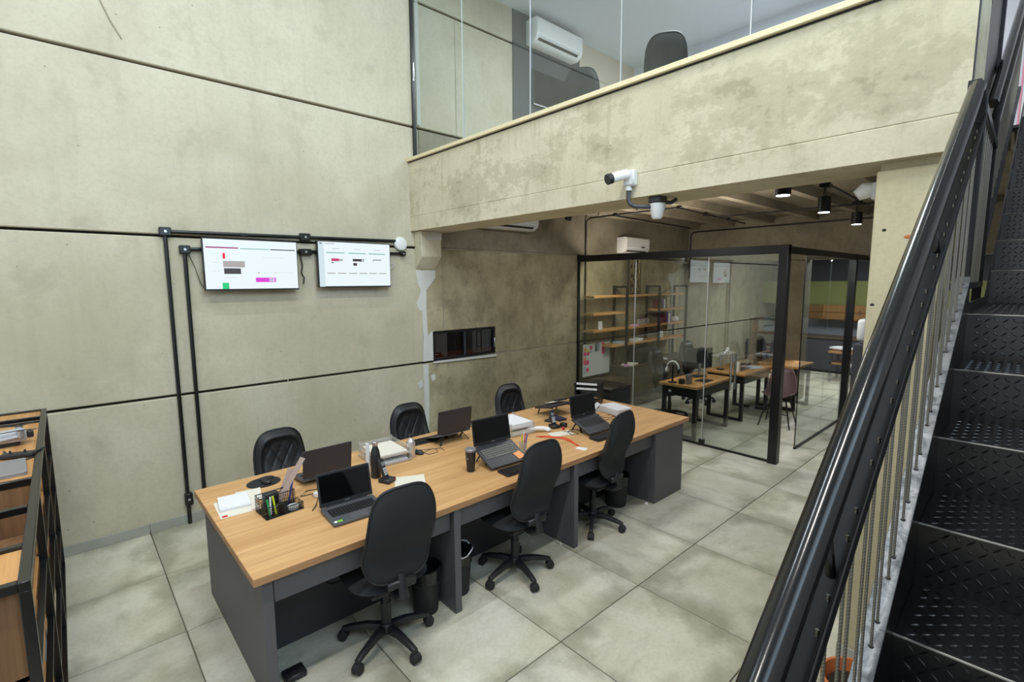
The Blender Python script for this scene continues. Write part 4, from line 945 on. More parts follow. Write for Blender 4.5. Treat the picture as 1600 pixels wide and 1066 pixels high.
b = MB(); b.M = T(0, 0, -.08) @ RX(R(18)); b.lathe([(.045, -.09), (.045, .05), (.038, .055)], 24); part('housing', b, 'black_paint', dks)
b = MB(); b.M = T(0, 0, -.08) @ RX(R(18)); b.lathe([(.038, -.093), (.038, -.088)], 24); part('lens', b, 'screen_glass', dks)
for i, (x, y) in enumerate(HALL):
    t = thing('linear_lamp', 'white linear ceiling lamp high over the hall, %s' % ('nearest the street window by the stairs', 'over the middle of the desk', 'above the stair flight', 'over the bookcase')[i], 'lamp', (x, y, 6.62), 0, 'linear lamps of the hall')
    part('housing', MB().box((-.84, -.19, 0), (.84, .19, .07)), 'white_plastic', t, bevel=.004); part('suspension', MB().cyl((-.5, 0, .07), (-.5, 0, .575), .004, n=6).cyl((.5, 0, .07), (.5, 0, .575), .004, n=6), 'silver', t)
for nm, lb, x, y, z, sx, sy in (('linear_lamp', 'white linear lamp under the ribs in front of the glass partition', 4.7, 3.5, 3.13, 1.2, .3), ('panel_lamp', 'square white lamp panel over the kitchen zone', 11.2, 2.6, 2.9, 1.2, 1.2), ('panel_lamp', 'flat white lamp in the gypsum ceiling of the upper room', 5.4, 2.6, 5.66, 1.8, .6)):
    t = thing(nm, lb, 'lamp', (x, y, z), 0); part('housing', MB().box((-sx/2-.02, -sy/2-.02, 0), (sx/2+.02, sy/2+.02, .03)), 'white_plastic', t)

# ================================================================== STAIRCASE
RISE, GO = .1832, .295
SR = math.atan(.025)
sta = thing('staircase', 'black steel staircase of checker plate treads with galvanised cable balustrade', 'staircase', (0, 0, 0), SR)
VE, VR = .165, -.86
def nose(k): return 1.458+(k-7)*GO if k <= 11 else 3.94+(k-12)*GO
def lugs(mb, u0, u1, v0, v1, place):
    n = 0; s = .0255; iu = int((u1-u0)/s); iv = int((v1-v0)/s)
    for i in range(iu):
        for j in range(iv):
            a = R(45) if (i+j) % 2 else R(-45)
            cu, cv = u0+(i+.5)*s, v0+(j+.5)*s
            du, dv = math.cos(a)*.0142, math.sin(a)*.0142; eu, ev_ = -math.sin(a)*.0032, math.cos(a)*.0032
            p = [(cu-du, cv-dv, 0), (cu+eu, cv+ev_, 0), (cu+du, cv+dv, 0), (cu-eu, cv-ev_, 0), (cu-du*.45, cv-dv*.45, .0022), (cu+du*.45, cv+dv*.45, .0022)]
            mb.add([place(*q_) for q_ in p], [(0, 1, 4), (1, 2, 5), (1, 5, 4), (2, 3, 5), (3, 0, 4), (3, 4, 5)])
    return mb
# one tread and one riser shape, shared by all steps (origin at the nosing, left edge)
WID = VE-VR
tmesh = MB().box((0, -WID, -.006), (GO+.012, 0, 0)).mesh('tread', .001); tmesh.materials.append(M['tread_steel'])
lmesh = lugs(MB(), .012, GO, -WID+.01, -.008, lambda u, v, z: (u, v, z)).mesh('checker_lugs', smooth=False); lmesh.materials.append(M['tread_steel'])
rmesh = MB().box((.004, -WID, -RISE), (.010, 0, -.006)).mesh('riser', .0); rmesh.materials.append(M['tread_steel'])
rl = lugs(MB(), .010, RISE-.012, -WID+.01, -.008, lambda u, v, z: (.004-z, v, -u)).mesh('checker_lugs', smooth=False); rl.materials.append(M['tread_steel'])
emesh = MB().tube([(.001, -WID, -.003), (.001, 0, -.003)], .0036, 8).mesh('worn_nosing'); emesh.materials.append(M['worn_edge'])
land = MB().box((0, -WID, -.006), (nose(12)-nose(11)+.012, 0, 0)).mesh('landing', .001); land.materials.append(M['tread_steel'])
landl = lugs(MB(), .012, nose(12)-nose(11), -WID+.01, -.008, lambda u, v, z: (u, v, z)).mesh('checker_lugs', smooth=False); landl.materials.append(M['tread_steel'])
for k in range(1, 20):
    if k == 11: t_ = link('landing', land, None, sta); l_ = link('checker_lugs', landl, None, t_, kind='stuff')
    else: t_ = link('tread', tmesh, None, sta); l_ = link('checker_lugs', lmesh, None, t_, kind='stuff')
    t_.location = (nose(k), VE, k*RISE)
    link('worn_nosing', emesh, None, t_, label='worn bright edge')
    r_ = link('riser', rmesh, None, sta); r_.location = (nose(k), VE, k*RISE); link('checker_lugs', rl, None, r_, kind='stuff')
def nl(u):      # height of the nosing line
    if u <= nose(11): return 7*RISE+(u-nose(7))*RISE/GO
    if u <= nose(12)-GO: return 11*RISE
    return 12*RISE+(u-nose(12))*RISE/GO
SL = RISE/GO
# stringers
ua, ub_, uc, ud = nose(1)-.06, nose(11)+.02, nose(12)-.2, nose(19)+.3
def strg(v0, v1, name='stringer'):
    poly = [(ua, 0), (ua, nl(ua)+.163), (ub_-.04, nl(ub_-.04)+.163), (ub_, 11*RISE+.04), (uc, 11*RISE+.04), (ud, nl(ud)+.04), (ud, nl(ud)-.26), (uc+.15, 11*RISE-.20), (ub_+.1, 11*RISE-.20), (ua+.32, 0)]
    return part(name, MB().prism(poly, 'y', v0, v1), 'black_steel', sta)
strg(VE, VE+.008); strg(VR-.008, VR)
# galvanised lower angle and dark upper bar with cable holes, round handrail
def slope_bar(name, u0, u1, h0, v0, v1, th, mat, z0=None):
    m = MB(); z = nl
    poly = [(u0, nl(u0)+h0), (u1, nl(u0)+h0+SL*(u1-u0)), (u1, nl(u0)+h0+SL*(u1-u0)+th), (u0, nl(u0)+h0+th)]
    return part(name, m.prism(poly, 'y', v0, v1), mat, sta, bevel=.001)
UP0, UP1 = nose(1)+.02, 2.655
slope_bar('lower_angle', UP0, UP1-.06, .165, .163, .205, .006, 'galvanised')
slope_bar('upper_angle', UP0, UP1, .72, .168, .208, .006, 'angle_black'); slope_bar('upper_angle', UP0, UP1, .726, .168, .174, .03, 'angle_black')
part('handrail', MB().tube([(UP0-.1, .205, nl(UP0)-.1*SL+.845), (UP1+.02, .205, nl(UP0)+.845+SL*(UP1+.02-UP0))], .0255, 28), 'rail_steel', sta)
for u in (UP0+.3, UP0+1.2, UP0+2.1):
    part('rail_bracket', MB().tube([(u, .19, nl(u)+.725), (u, .20, nl(u)+.80), (u, .205, nl(u)+.83)], .008, 8), 'black_steel', sta)
def low(u): return nl(UP0)+SL*(u-UP0)
for k in range(-10, 9):
    for du in (0, .052):
        uu = 1.275+.1525*k+du
        if uu < UP0+.03 or uu > UP1-.1: continue
        part('cable', MB().tube([(uu, .181, low(uu)+.14), (uu-.002, .182, low(uu)+.45), (uu, .183, low(uu)+.735)], .003, 8), 'steel_cable', sta)
        part('hole_collar', MB().cyl((uu, .181, low(uu)+.170), (uu, .181, low(uu)+.1716), .0058, n=12), 'joint_dark', sta)
# posts, landing balustrade, upper flight rail
ZL = 11*RISE
part('post', MB().box((UP1-.02, .17, ZL-.18), (UP1+.02, .21, ZL+.84)), 'angle_black', sta, bevel=.002)
part('post', MB().box((3.96, .20, ZL-.2), (4.0, .24, ZL+1.02)), 'angle_black', sta, bevel=.002)
part('landing_rail', MB().box((UP1+.03, .195, ZL+.86), (3.96, .235, ZL+.90)), 'black_steel', sta, bevel=.002)
part('landing_rail', MB().box((UP1+.03, .195, ZL+.09), (3.96, .235, ZL+.12)), 'black_steel', sta, bevel=.002)
for i in range(11):
    uu = UP1+.12+i*.11
    part('cable', MB().tube([(uu, .213, ZL+.12), (uu, .213, ZL+.86)], .004, 8), 'steel_cable', sta)
part('handrail', MB().tube([(4.0, .236, nl(4.0)+.90), (ud+.2, .236, nl(4.0)+.90+SL*(ud+.2-4.0))], .0255, 24), 'rail_steel', sta)
def up(u): return nl(4.0)+SL*(u-4.0)
part('upper_angle', MB().prism([(4.0, up(4.0)+.76), (ud, up(ud)+.76), (ud, up(ud)+.80), (4.0, up(4.0)+.80)], 'y', .20, .24), 'black_steel', sta)
part('lower_angle', MB().prism([(4.0, up(4.0)+.10), (ud, up(ud)+.10), (ud, up(ud)+.14), (4.0, up(4.0)+.14)], 'y', .20, .24), 'grey_steel', sta)
for i in range(18):
    uu = 4.1+i*.125
    part('cable', MB().tube([(uu, .22, up(uu)+.13), (uu, .22, up(uu)+.77)], .004, 6), 'steel_cable', sta)
# dark steel frame at the beam end and pale upstairs wall beside the stairs
fr = thing('steel_door_frame', 'dark grey steel frame standing at the beam end by the stairs', 'door frame', (0, 0, 2.74), SR)
part('jamb', MB().box((3.09, .255, 0), (3.15, .30, 2.96)), 'grey_steel', fr, bevel=.003); part('jamb', MB().box((4.6, .255, .74), (4.66, .30, 2.96)), 'grey_steel', fr, bevel=.003)
part('infill', MB().box((3.15, .27, 0), (4.6, .283, 2.96)), 'black_steel', fr)
ban = thing('roll_up_banner', 'white banner with pink edges standing at the head of the stairs', 'banner', (7.30, .26, 3.48))
part('sheet', MB().box((-.006, -.42, .06), (.006, .16, 1.85)), 'paper', ban); part('pink_band', MB().box((-.009, .145, .06), (-.0055, .16, 1.85)), 'banner_pink', ban); part('base', MB().box((-.06, -.44, 0), (.06, .18, .06)), 'silver', ban, bevel=.006)
uf2 = part('floor_landing', MB().box((nose(19)+.25, YR, 3.452), (7.6, .395, 3.478)), 'grey_wall'); struct(uf2, 'upper landing floor at the head of the stairs')
# terracotta pot
pot = thing('terracotta_pot', 'terracotta flower pot with dark soil under the stairs', 'flower pot', (2.62, .47, 0))
part('pot', MB().lathe([(.10, 0), (.105, .01), (.135, .22), (.155, .225), (.158, .28), (.146, .28), (.13, .2), (.10, .02)], 36, close=False), 'terracotta', pot); part('soil', MB().lathe([(.128, .2), (.128, .225)], 36), 'soil', pot)

# ================================================================== BOOKCASE (left foreground)
bk = thing('bookcase', 'long oak bookcase with open black steel frame beside the wall', 'bookcase', (-.34, 3.5, 0))
BXR, BXL, BY0, BY1, BZT = -.14, -.56, 2.06, 4.95, 1.243
def bp(name, a, b_, mat, bevel=.002): return part(name, MB().box(a, b_), mat, bk, world=True, bevel=bevel)
fw = .03
for x in (BXR-fw, BXL):
    bp('top_bar', (x, BY0, BZT-fw), (x+fw, BY1, BZT), 'black_steel'); bp('bottom_bar', (x, BY0, .0), (x+fw, BY1, fw), 'black_steel')
    for y in (BY0, 3.02, 3.98, BY1-fw): bp('post', (x, y, fw), (x+fw, y+fw, BZT-fw), 'black_steel')
for y in (BY0, 2.36, 2.78, 3.18, 4.52, 4.66, BY1-fw): bp('cross_bar', (BXL+fw, y, BZT-fw), (BXR-fw, y+fw, BZT), 'black_steel')
bp('top_board', (BXL+fw, 3.21, BZT-.034), (BXR-fw, 4.52, BZT-.012), 'bookcase_oak'); bp('top_board', (BXL+fw, BY0+fw, BZT-.034), (BXR-fw, 2.36, BZT-.012), 'bookcase_oak')
bp('top_board', (BXL+fw, 4.69, BZT-.034), (BXR-fw, BY1-fw, BZT-.012), 'bookcase_oak')
bp('inner_board', (BXL+fw, 2.39, .96), (BXR-fw-.004, 3.18, .98), 'bookcase_brown'); bp('inner_board', (BXL+fw, 4.55, 1.06), (BXR-fw-.004, 4.66, 1.08), 'bookcase_brown')
bp('end_panel', (BXL+fw, BY0+.03, .62), (BXR-fw, BY0+.05, BZT-.034), 'bookcase_brown'); bp('divider', (BXL+fw, 2.36, .62), (BXR-fw, 2.38, BZT-.034), 'bookcase_brown')
bp('divider', (BXL+fw, 3.185, .62), (BXR-fw, 3.205, BZT-.034), 'bookcase_brown')
bp('end_panel', (BXL+fw, BY1-.05, .3), (BXR-fw, BY1-.03, BZT-.034), 'bookcase_oak')
for z in (.30, .62, .90): bp('shelf', (BXL+fw, BY0+fw, z), (BXR-fw, BY1-fw, z+.02), 'bookcase_oak'); bp('shelf_rail', (BXR-fw+.004, BY0+fw, z-.012), (BXR-.004, BY1-fw, z), 'black_steel', .001)
for y in (BY0, BY1-fw):
    for z in (.30, .60): bp('cross_bar', (BXL+fw, y+.004, z-.03), (BXR-fw, y+fw-.004, z), 'black_steel')
cols = ['red_ink', 'blue_note', 'paper_cream', 'green_ink', 'seat_red', 'paper', 'grey_steel', 'terracotta', 'magazine']
bn = ['dark red', 'pale blue', 'cream', 'green', 'maroon', 'white', 'grey', 'orange brown', 'multicoloured']
y = 2.6; i = 0
place = ['under the middle opening', 'beside the near post', 'behind the second post', 'towards the wall end']
for z, ys_ in ((.92, (3.35, 3.6, 3.9)), (.64, (2.5, 2.75, 3.3, 3.7, 4.2)), (.32, (2.3, 2.7, 3.2, 3.6, 4.1, 4.5))):
    for yy in ys_:
        n3 = i % len(cols); dd = .03+.01*(i % 3); hh_ = .18+.02*(i % 3)
        nm_ = {.92: 'upper', .64: 'middle', .32: 'lower'}[z]
        t = thing('book', '%s book standing on the %s bookcase shelf, %s from the near end' % (bn[n3], nm_, ['first', 'second', 'third', 'fourth', 'fifth', 'sixth'][ys_.index(yy)]), 'book', (-.27, yy, z), 0, 'books on the bookcase')
        part('cover', MB().box((-.08, -dd/2, 0), (.085, dd/2, hh_)).mesh('x') and MB().box((-.08, -dd/2, 0), (.085, -dd/2+.003, hh_)).box((-.08, dd/2-.003, 0), (.085, dd/2, hh_)).box((.082, -dd/2, 0), (.085, dd/2, hh_)), cols[n3], t)
        part('pages', MB().box((-.076, -dd/2+.003, .003), (.082, dd/2-.003, hh_-.003)), 'paper', t); i += 1
mg = slab_thing('magazine', 'colourful magazine lying on the lowest shelf at the near bookcase end', 'magazine', -.30, 2.2, .32, R(10), .20, .16, .012, 'magazine')
dr = thing('folded_drone', 'grey folded drone lying on the bookcase top', 'drone', (-.27, 3.98, BZT-.012), R(5))
part('body', MB().box((-.13, -.05, .02), (.06, .05, .085)), 'drone_grey', dr, bevel=.018, seg=3); part('belly', MB().box((-.12, -.035, 0), (.03, .035, .02)), 'black_plastic', dr, bevel=.004)
for sy in (-1, 1):
    part('arm', MB().tube([(.03, sy*.06, .06), (-.08, sy*.075, .05)], [.012, .010], 10), 'drone_grey', dr); part('motor', MB().cyl((.035, sy*.062, .05), (.035, sy*.062, .09), .017, n=16), 'silver', dr)
    part('propeller', MB().bar((.035, sy*.062, .092), (.10, sy*.10, .094), .016, .002).bar((.035, sy*.062, .092), (-.05, sy*.09, .094), .016, .002), 'black_plastic', dr)
part('camera', MB().box((.06, -.02, .03), (.09, .02, .07)), 'black_plastic', dr, bevel=.006)
rc = thing('drone_controller', 'black drone controller lying in front of the drone', 'remote control', (-.235, 3.66, BZT-.012), R(-18))
part('body', MB().box((-.07, -.03, .004), (.07, .03, .028)), 'black_plastic', rc, bevel=.008, seg=2); part('antenna', MB().tube([(-.06, .03, .016), (-.09, .09, .016)], .006, 8).tube([(.06, .03, .016), (.075, .10, .016)], .006, 8), 'black_plastic', rc); part('stick', MB().cyl((-.03, 0, .028), (-.03, 0, .042), .005, n=8).cyl((.03, 0, .028), (.03, 0, .042), .005, n=8), 'black_plastic', rc)
lt = thing('closed_laptop', 'closed silver grey laptop lying on the bookcase top', 'laptop', (-.315, 3.43, BZT-.012), R(3))
part('body', MB().prism(rrect(.24, .28, .012, 3), 'z', 0, .009), 'laptop_silver', lt, bevel=.001); part('lid', MB().prism(rrect(.24, .28, .012, 3), 'z', .010, .017), 'laptop_silver', lt, bevel=.001); part('badge', MB().box((-.015, -.006, .017), (.015, .006, .0175)), 'grey_steel', lt)
ctl = thing('controller_cable', 'thin black cable lying between drone controller and laptop', 'cable', (-.22, 3.58, BZT-.012)); part('cord', MB().tube([(-.10, -.02, .004), (-.05, .02, .004), (.02, .0, .004), (.05, .03, .004)], .004, 6), 'black_plastic', ctl)

# ================================================================== GLASS OFFICE CONTENT
sh = thing('oak_shelving', 'oak shelves in black ladder frames on the concrete wall behind the glass', 'shelving', (7.5, 4.96, .72))
for x in (6.99, 7.99, 8.95):
    part('front_post', MB().box((x-.018, 4.80, .72), (x+.018, 4.836, 2.07)), 'black_paint', sh, world=True); part('rear_post', MB().box((x-.018, 5.06, .72), (x+.018, 5.096, 2.07)), 'black_paint', sh, world=True); part('top_bar', MB().box((x-.018, 4.836, 2.035), (x+.018, 5.06, 2.07)), 'black_paint', sh, world=True)
for nm, x0, x1, z in (('a', 6.14, 8.9, 1.92), ('b', 6.14, 6.97, 1.645), ('c', 7.99, 8.9, 1.645), ('d', 6.14, 8.95, 1.375), ('e', 6.63, 8.95, 1.10)):
    part('shelf_board', MB().box((x0, 4.84, z-.035), (x1, 5.055, z)), 'shelf_oak', sh, world=True, bevel=.002)
cab = thing('low_cabinet', 'long low dark walnut cabinet under the oak shelves', 'cabinet', (7.9, 4.9, 0))
part('carcass', MB().box((6.9, 4.72, .06), (9.1, 5.1, .70)), 'cabinet_walnut', cab, world=True); part('top', MB().box((6.88, 4.70, .70), (9.12, 5.11, .72)), 'cabinet_walnut', cab, world=True, bevel=.002); part('plinth', MB().box((6.95, 4.76, 0), (9.05, 5.06, .06)), 'black_paint', cab, world=True)
for x in (6.91, 7.64, 8.37): part('door', MB().box((x, 4.70, .07), (x+.72, 4.72, .69)), 'cabinet_walnut', cab, world=True, bevel=.002)
cab2 = thing('low_cabinet', 'short dark walnut cabinet below the whiteboard', 'cabinet', (6.5, 4.9, 0)); part('carcass', MB().box((6.14, 4.74, 0), (6.86, 5.1, .56)), 'cabinet_walnut', cab2, world=True, bevel=.002); part('door', MB().box((6.15, 4.725, .04), (6.85, 4.74, .54)), 'cabinet_walnut', cab2, world=True)
wbd = thing('whiteboard', 'whiteboard with pink, yellow and blue sticky notes behind the glass', 'whiteboard', (6.5, 5.06, .60))
part('board', MB().box((-.36, 0, 0), (.36, .015, .54)), 'white_board', wbd, bevel=.003); part('frame', MB().box((-.365, -.004, -.005), (.365, .018, .004)).box((-.365, -.004, .536), (.365, .018, .545)).box((-.365, -.004, 0), (-.357, .018, .54)).box((.357, -.004, 0), (.365, .018, .54)), 'silver', wbd)
for mt, x, z, w_, h_ in (('orange_note', -.33, .42, .06, .06), ('yellow_note', -.26, .40, .06, .06), ('pink_note', -.33, .35, .06, .06), ('pink_note', -.25, .35, .06, .06), ('pink_note', -.18, .44, .06, .06), ('blue_note', -.18, .38, .06, .05), ('blue_note', -.05, .40, .13, .13), ('yellow_note', -.04, .45, .05, .05), ('lilac_note', -.04, .40, .06, .04), ('pink_note', .14, .47, .07, .06), ('pink_note', .14, .40, .07, .06), ('pink_note', .14, .34, .07, .06), ('orange_note', -.33, .27, .06, .06), ('pink_note', -.33, .20, .06, .07), ('pink_note', -.26, .20, .06, .07), ('blue_note', -.33, .12, .05, .05), ('pink_note', -.26, .08, .06, .06), ('blue_note', -.33, .05, .05, .05)):
    part('sticky_note', MB().box((x, -.004, z), (x+w_, -.0005, z+h_)), mt, wbd)
part('pen_tray', MB().box((.05, -.05, -.02), (.25, 0, -.005)), 'black_plastic', wbd)
sg = thing('lettered_sign', 'tall narrow black sign with pale outlined blocks on the top shelf', 'sign', (7.36, 4.93, 1.92)); 
part('board', MB().box((-.19, 0, 0), (.19, .02, .64)), 'black_paint', sg, bevel=.002)
random.seed(3); m = MB(); z = .03
while z < .60:
    hh_ = random.choice((.03, .045, .07)); x = -.15
    while x < .15:
        ww = random.choice((.06, .10, .16)); x1_ = min(.16, x+ww); e = .003
        m.box((x, -.004, z), (x1_-.01, 0, z+e)).box((x, -.004, z+hh_-e), (x1_-.01, 0, z+hh_)).box((x, -.004, z), (x+e, 0, z+hh_)).box((x1_-.01-e, -.004, z), (x1_-.01, 0, z+hh_))
        x = x1_
    z += hh_+.012
part('outline_blocks', m, 'magazine', sg)
slab_thing('photo_card', 'white photo card standing on the oak shelf near the glass corner', 'card', 6.42, 4.93, 1.375, R(12), .12, .02, .13, 'paper')
slab_thing('photo_card', 'small white card tilted on the lowest oak shelf', 'card', 8.25, 4.93, 1.10, R(-18), .10, .02, .12, 'paper')
slab_thing('lilac_card', 'lilac card lying on the shelf edge between the posts', 'card', 7.35, 4.90, 1.375, R(5), .14, .09, .03, 'lilac_note')
slab_thing('paper_box', 'white flat box on the lowest oak shelf between the posts', 'box', 7.45, 4.93, 1.10, 0, .22, .14, .05, 'paper'); slab_thing('magazines', 'pile of pale magazines on the lowest oak shelf', 'magazines', 7.0, 4.95, 1.10, R(6), .24, .16, .03, 'blue_note')
random.seed(5)
shelf_x = [('maroon', 'seat_red'), ('brown', 'cabinet_walnut'), ('violet', 'purple_cloth'), ('tan', 'paper_cream'), ('grey', 'grey_steel')]
for z, lvl, xs_ in ((1.645, 'short upper', [8.12+.05*k for k in range(5)]), (1.375, 'long middle', [8.28+.055*k for k in range(5)])):
    for k, x in enumerate(xs_):
        o = slab_thing('book', '%s book upright on the %s oak shelf' % (shelf_x[k][0], lvl), 'book', x, 4.95, z, 0, .035, .15, .17+.01*(k % 3), shelf_x[k][1], 'books on the oak shelves')
for k, (x, z, nm) in enumerate(((7.55, 1.375, 'beside the lilac card'), (7.68, 1.375, 'in the middle of the shelf'), (7.8, 1.375, 'next to the second post'))):
    lathe_thing('glass_jar', 'small glass jar on the middle oak shelf, '+nm, 'jar', x, 4.95, z, [('jar', [(.04, 0), (.042, .1), (.03, .115)], 'clear_acrylic'), ('lid', [(.032, .115), (.032, .13)], 'cabinet_walnut')], 'jars on the oak shelf')
slab_thing('figure_box', 'white model car box at the far end of the middle oak shelf', 'box', 8.75, 4.93, 1.375, R(10), .16, .1, .09, 'white_plastic', bevel=.02)
bg_ = thing('camera_bag', 'bulky black equipment bag on the low walnut cabinet', 'bag', (7.64, 4.9, .72)); part('bag', MB().box((-.30, -.14, 0), (.30, .14, .22)), 'black_fabric', bg_, bevel=.04, seg=3); part('flap', MB().box((-.28, -.15, .14), (.28, .13, .25)), 'black_fabric', bg_, bevel=.03, seg=2); part('handle', MB().tube([(-.1, 0, .24), (-.06, 0, .30), (.06, 0, .30), (.1, 0, .24)], .012, 8), 'black_plastic', bg_)
slab_thing('papers', 'loose pale papers on the walnut cabinet left of the bag', 'papers', 7.15, 4.85, .72, R(14), .28, .2, .025, 'paper_cream'); slab_thing('papers', 'small white papers on the walnut cabinet in front of the bag', 'papers', 8.05, 4.76, .72, R(-8), .2, .07, .03, 'paper'); slab_thing('eraser', 'pink eraser on the cabinet near the whiteboard', 'eraser', 6.95, 4.78, .72, 0, .08, .05, .04, 'lilac_note', bevel=.006)
# printer outside the glass on its stand, paper trays
pr = thing('printer', 'large black office printer standing between desk and glass partition', 'printer', (5.04, 3.80, 0))
part('stand', MB().box((-.25, -.28, 0), (.19, .28, .56)), 'grey_laminate_dark', pr, bevel=.004); part('body', MB().box((-.25, -.28, .56), (.19, .28, .815)), 'black_plastic', pr, bevel=.01, seg=2); part('scanner_lid', MB().box((-.255, -.285, .818), (.195, .285, .855)), 'black_paint', pr, bevel=.008, seg=2); part('paper_slot', MB().box((-.255, -.20, .64), (-.246, .20, .72)), 'joint_dark', pr); part('panel', MB().box((-.257, -.14, .76), (-.248, .14, .80)), 'grey_steel', pr)
fs_ = thing('file_sorter', 'slanted black file sorter holding white papers at the far desk corner', 'file sorter', (4.40, 3.52, Z), R(-62))
for k in range(4):
    b = MB(); b.M = T(0, 0, .04+k*.055) @ RX(R(-14)); b.box((-.13, -.15, 0), (.13, .15, .004)).box((-.13, .146, 0), (.13, .15, .03)).box((-.13, -.15, 0), (-.126, .15, .03)).box((.126, -.15, 0), (.13, .15, .03)); part('tray', b, 'black_plastic', fs_)
part('side', MB().box((.13, -.15, 0), (.134, .16, .24)), 'black_plastic', fs_); part('side', MB().box((-.134, -.15, 0), (-.13, .16, .24)), 'black_plastic', fs_)
for k, nm in ((2, 'middle'), (3, 'top')):
    b = MB(); b.M = RX(R(-14)); b.box((-.115, -.17, 0), (.115, .13, .022)); o = part('paper_stack', b, 'paper', None); o.location = (4.40, 3.52, Z+.0452+k*.055); o.rotation_euler.z = R(-62); tag(o, 'white papers poking out of the %s tray of the file sorter' % nm, 'papers', 'papers in the file sorter')
# office desks
def odesk(label, x0, x1, y0, y1):
    t = thing('office_desk', label, 'desk', ((x0+x1)/2, (y0+y1)/2, 0), 0, 'desks in the glass office')
    def p(n, a, b_, m, bv=.002): return part(n, MB().box(a, b_), m, t, world=True, bevel=bv)
    p('desktop', (x0, y0, .71), (x1, y1, .745), 'shelf_oak'); p('drawer_box', (x0+.04, y0+.03, .58), (x1-.04, y1-.03, .71), 'black_paint')
    for x in (x0+.03, x1-.08):
        for y in (y0+.03, y1-.08): p('leg', (x, y, 0), (x+.05, y+.05, .71), 'black_paint')
        p('foot_bar', (x, y0+.08, .0), (x+.05, y1-.08, .04), 'black_paint')
    p('drawer_knob', (x0+.02, y0+.40, .62), (x0+.042, y0+.43, .65), 'white_plastic'); return t
odesk('oak topped office desk with black frame right behind the glass front', 6.12, 7.18, 3.09, 3.66)
odesk('oak topped office desk with black frame further back behind the glass', 7.52, 8.58, 3.06, 3.68)
odesk('oak desk with black apron at the back of the glass office before the column', 8.75, 9.5, 2.72, 3.4)
def monitor(label, x, y, rz, w_=.5, h_=.30):
    t = thing('monitor', label, 'monitor', (x, y, .745), rz, 'monitors in the glass office')
    part('foot', MB().prism(rrect(.22, .16, .02, 3), 'z', 0, .012), 'black_plastic', t, bevel=.002); part('neck', MB().box((-.02, .02, .012), (.02, .04, .2)), 'silver', t); part('case', MB().box((-w_/2, -.012, .12), (w_/2, .02, .12+h_)), 'black_plastic', t, bevel=.004); part('screen', MB().box((-w_/2+.01, -.0135, .13), (w_/2-.01, -.0115, .11+h_)), 'screen_glass', t); return t
monitor('black monitor on the front desk behind the glass', 6.88, 3.48, R(160)); monitor('black monitor on the rear desk behind the glass', 8.42, 3.42, R(200), .45)
def thing_box(name, label, cat, x, y, z, d, mat, rz=0, bevel=.004): return slab_thing(name, label, cat, x, y, z, rz, d[0], d[1], d[2], mat, bevel=bevel)
hp = thing('headphone_stand', 'black stand with white headphones on the front office desk', 'headphones', (6.20, 3.50, .745)); part('base', MB().lathe([(.06, 0), (.06, .01), (.01, .015)], 20), 'black_plastic', hp); part('stem', MB().cyl((0, 0, .01), (0, 0, .24), .012, n=12), 'black_plastic', hp); part('headband', MB().tube([(0, .09*math.cos(R(a)), .20+.10*math.sin(R(a))) for a in range(-10, 191, 20)], .012, 8), 'white_plastic', hp); part('ear_cup', MB().ball((0, .09, .17), .04, 14, 8, (1, .5, 1)), 'white_plastic', hp); part('ear_cup', MB().ball((0, -.09, .17), .04, 14, 8, (1, .5, 1)), 'black_plastic', hp)
thing_box('desk_clock', 'small silver digital clock on the front office desk', 'clock', 6.28, 3.30, .745, (.10, .05, .13), 'laptop_silver'); thing_box('card_box', 'small black card holder on the front office desk', 'box', 6.20, 3.36, .745, (.07, .06, .07), 'black_plastic'); thing_box('tablet', 'black tablet lying flat on the front office desk', 'tablet', 6.62, 3.25, .745, (.25, .17, .008), 'black_plastic')
dl = thing('microphone', 'black podcast microphone on an arm at the rear office desk', 'microphone', (7.66, 3.5, .745)); part('base', MB().lathe([(.06, 0), (.06, .012), (.01, .016)], 18), 'black_plastic', dl); part('arm', MB().tube([(0, 0, .01), (0, 0, .2), (.08, -.05, .30)], .009, 8), 'silver', dl); part('head', MB().ball((.10, -.06, .31), .03, 12, 8, (1, 1, 1.5)), 'white_plastic', dl)
thing_box('keyboard', 'black keyboard on the rear office desk', 'keyboard', 7.98, 3.28, .745, (.36, .12, .015), 'black_plastic'); thing_box('papers', 'blue and white papers spread on the rear office desk', 'papers', 8.2, 3.22, .745, (.3, .2, .01), 'blue_note'); thing_box('small_speaker', 'narrow white speaker on the rear office desk', 'speaker', 7.72, 3.25, .745, (.05, .05, .14), 'white_plastic')
dup(ch, (6.98, 3.98, 0), R(178), 'black chair behind the front desk inside the glass office', 'chairs in the glass office'); dup(ch, (8.25, 4.15, 0), R(172), 'black chair behind the rear desk inside the glass office', 'chairs in the glass office')
# rose shell chair
sc_ = thing('shell_chair', 'dusty rose plastic shell chair with black legs in the glass office', 'chair', (7.78, 2.66, 0), R(95))
vs = []; fs = []; nu, nv = 14, 12
for j in range(nv+1):
    v = j/nv
    for i in range(nu+1):
        u = i/nu*2-1
        if v < .5: yy_ = .20-.42*(v/.5); zz_ = .44-.02*math.sin(PI*v/.5)+.07*u*u; xx_ = .22*u*(1-.15*(1-v/.5))
        else:
            k = (v-.5)/.5; yy_ = -.22-.10*k+.09*u*u; zz_ = .44+.38*k; xx_ = .22*u*(1-.45*k**2.5)
        vs.append((xx_, yy_, zz_))
for j in range(nv):
    for i in range(nu): a = j*(nu+1)+i; fs.append((a, a+1, a+nu+2, a+nu+1))
b = MB(); b.add(vs, fs); o = part('shell', b, 'rose_shell', sc_); md = o.modifiers.new('thick', 'SOLIDIFY'); md.thickness = .012
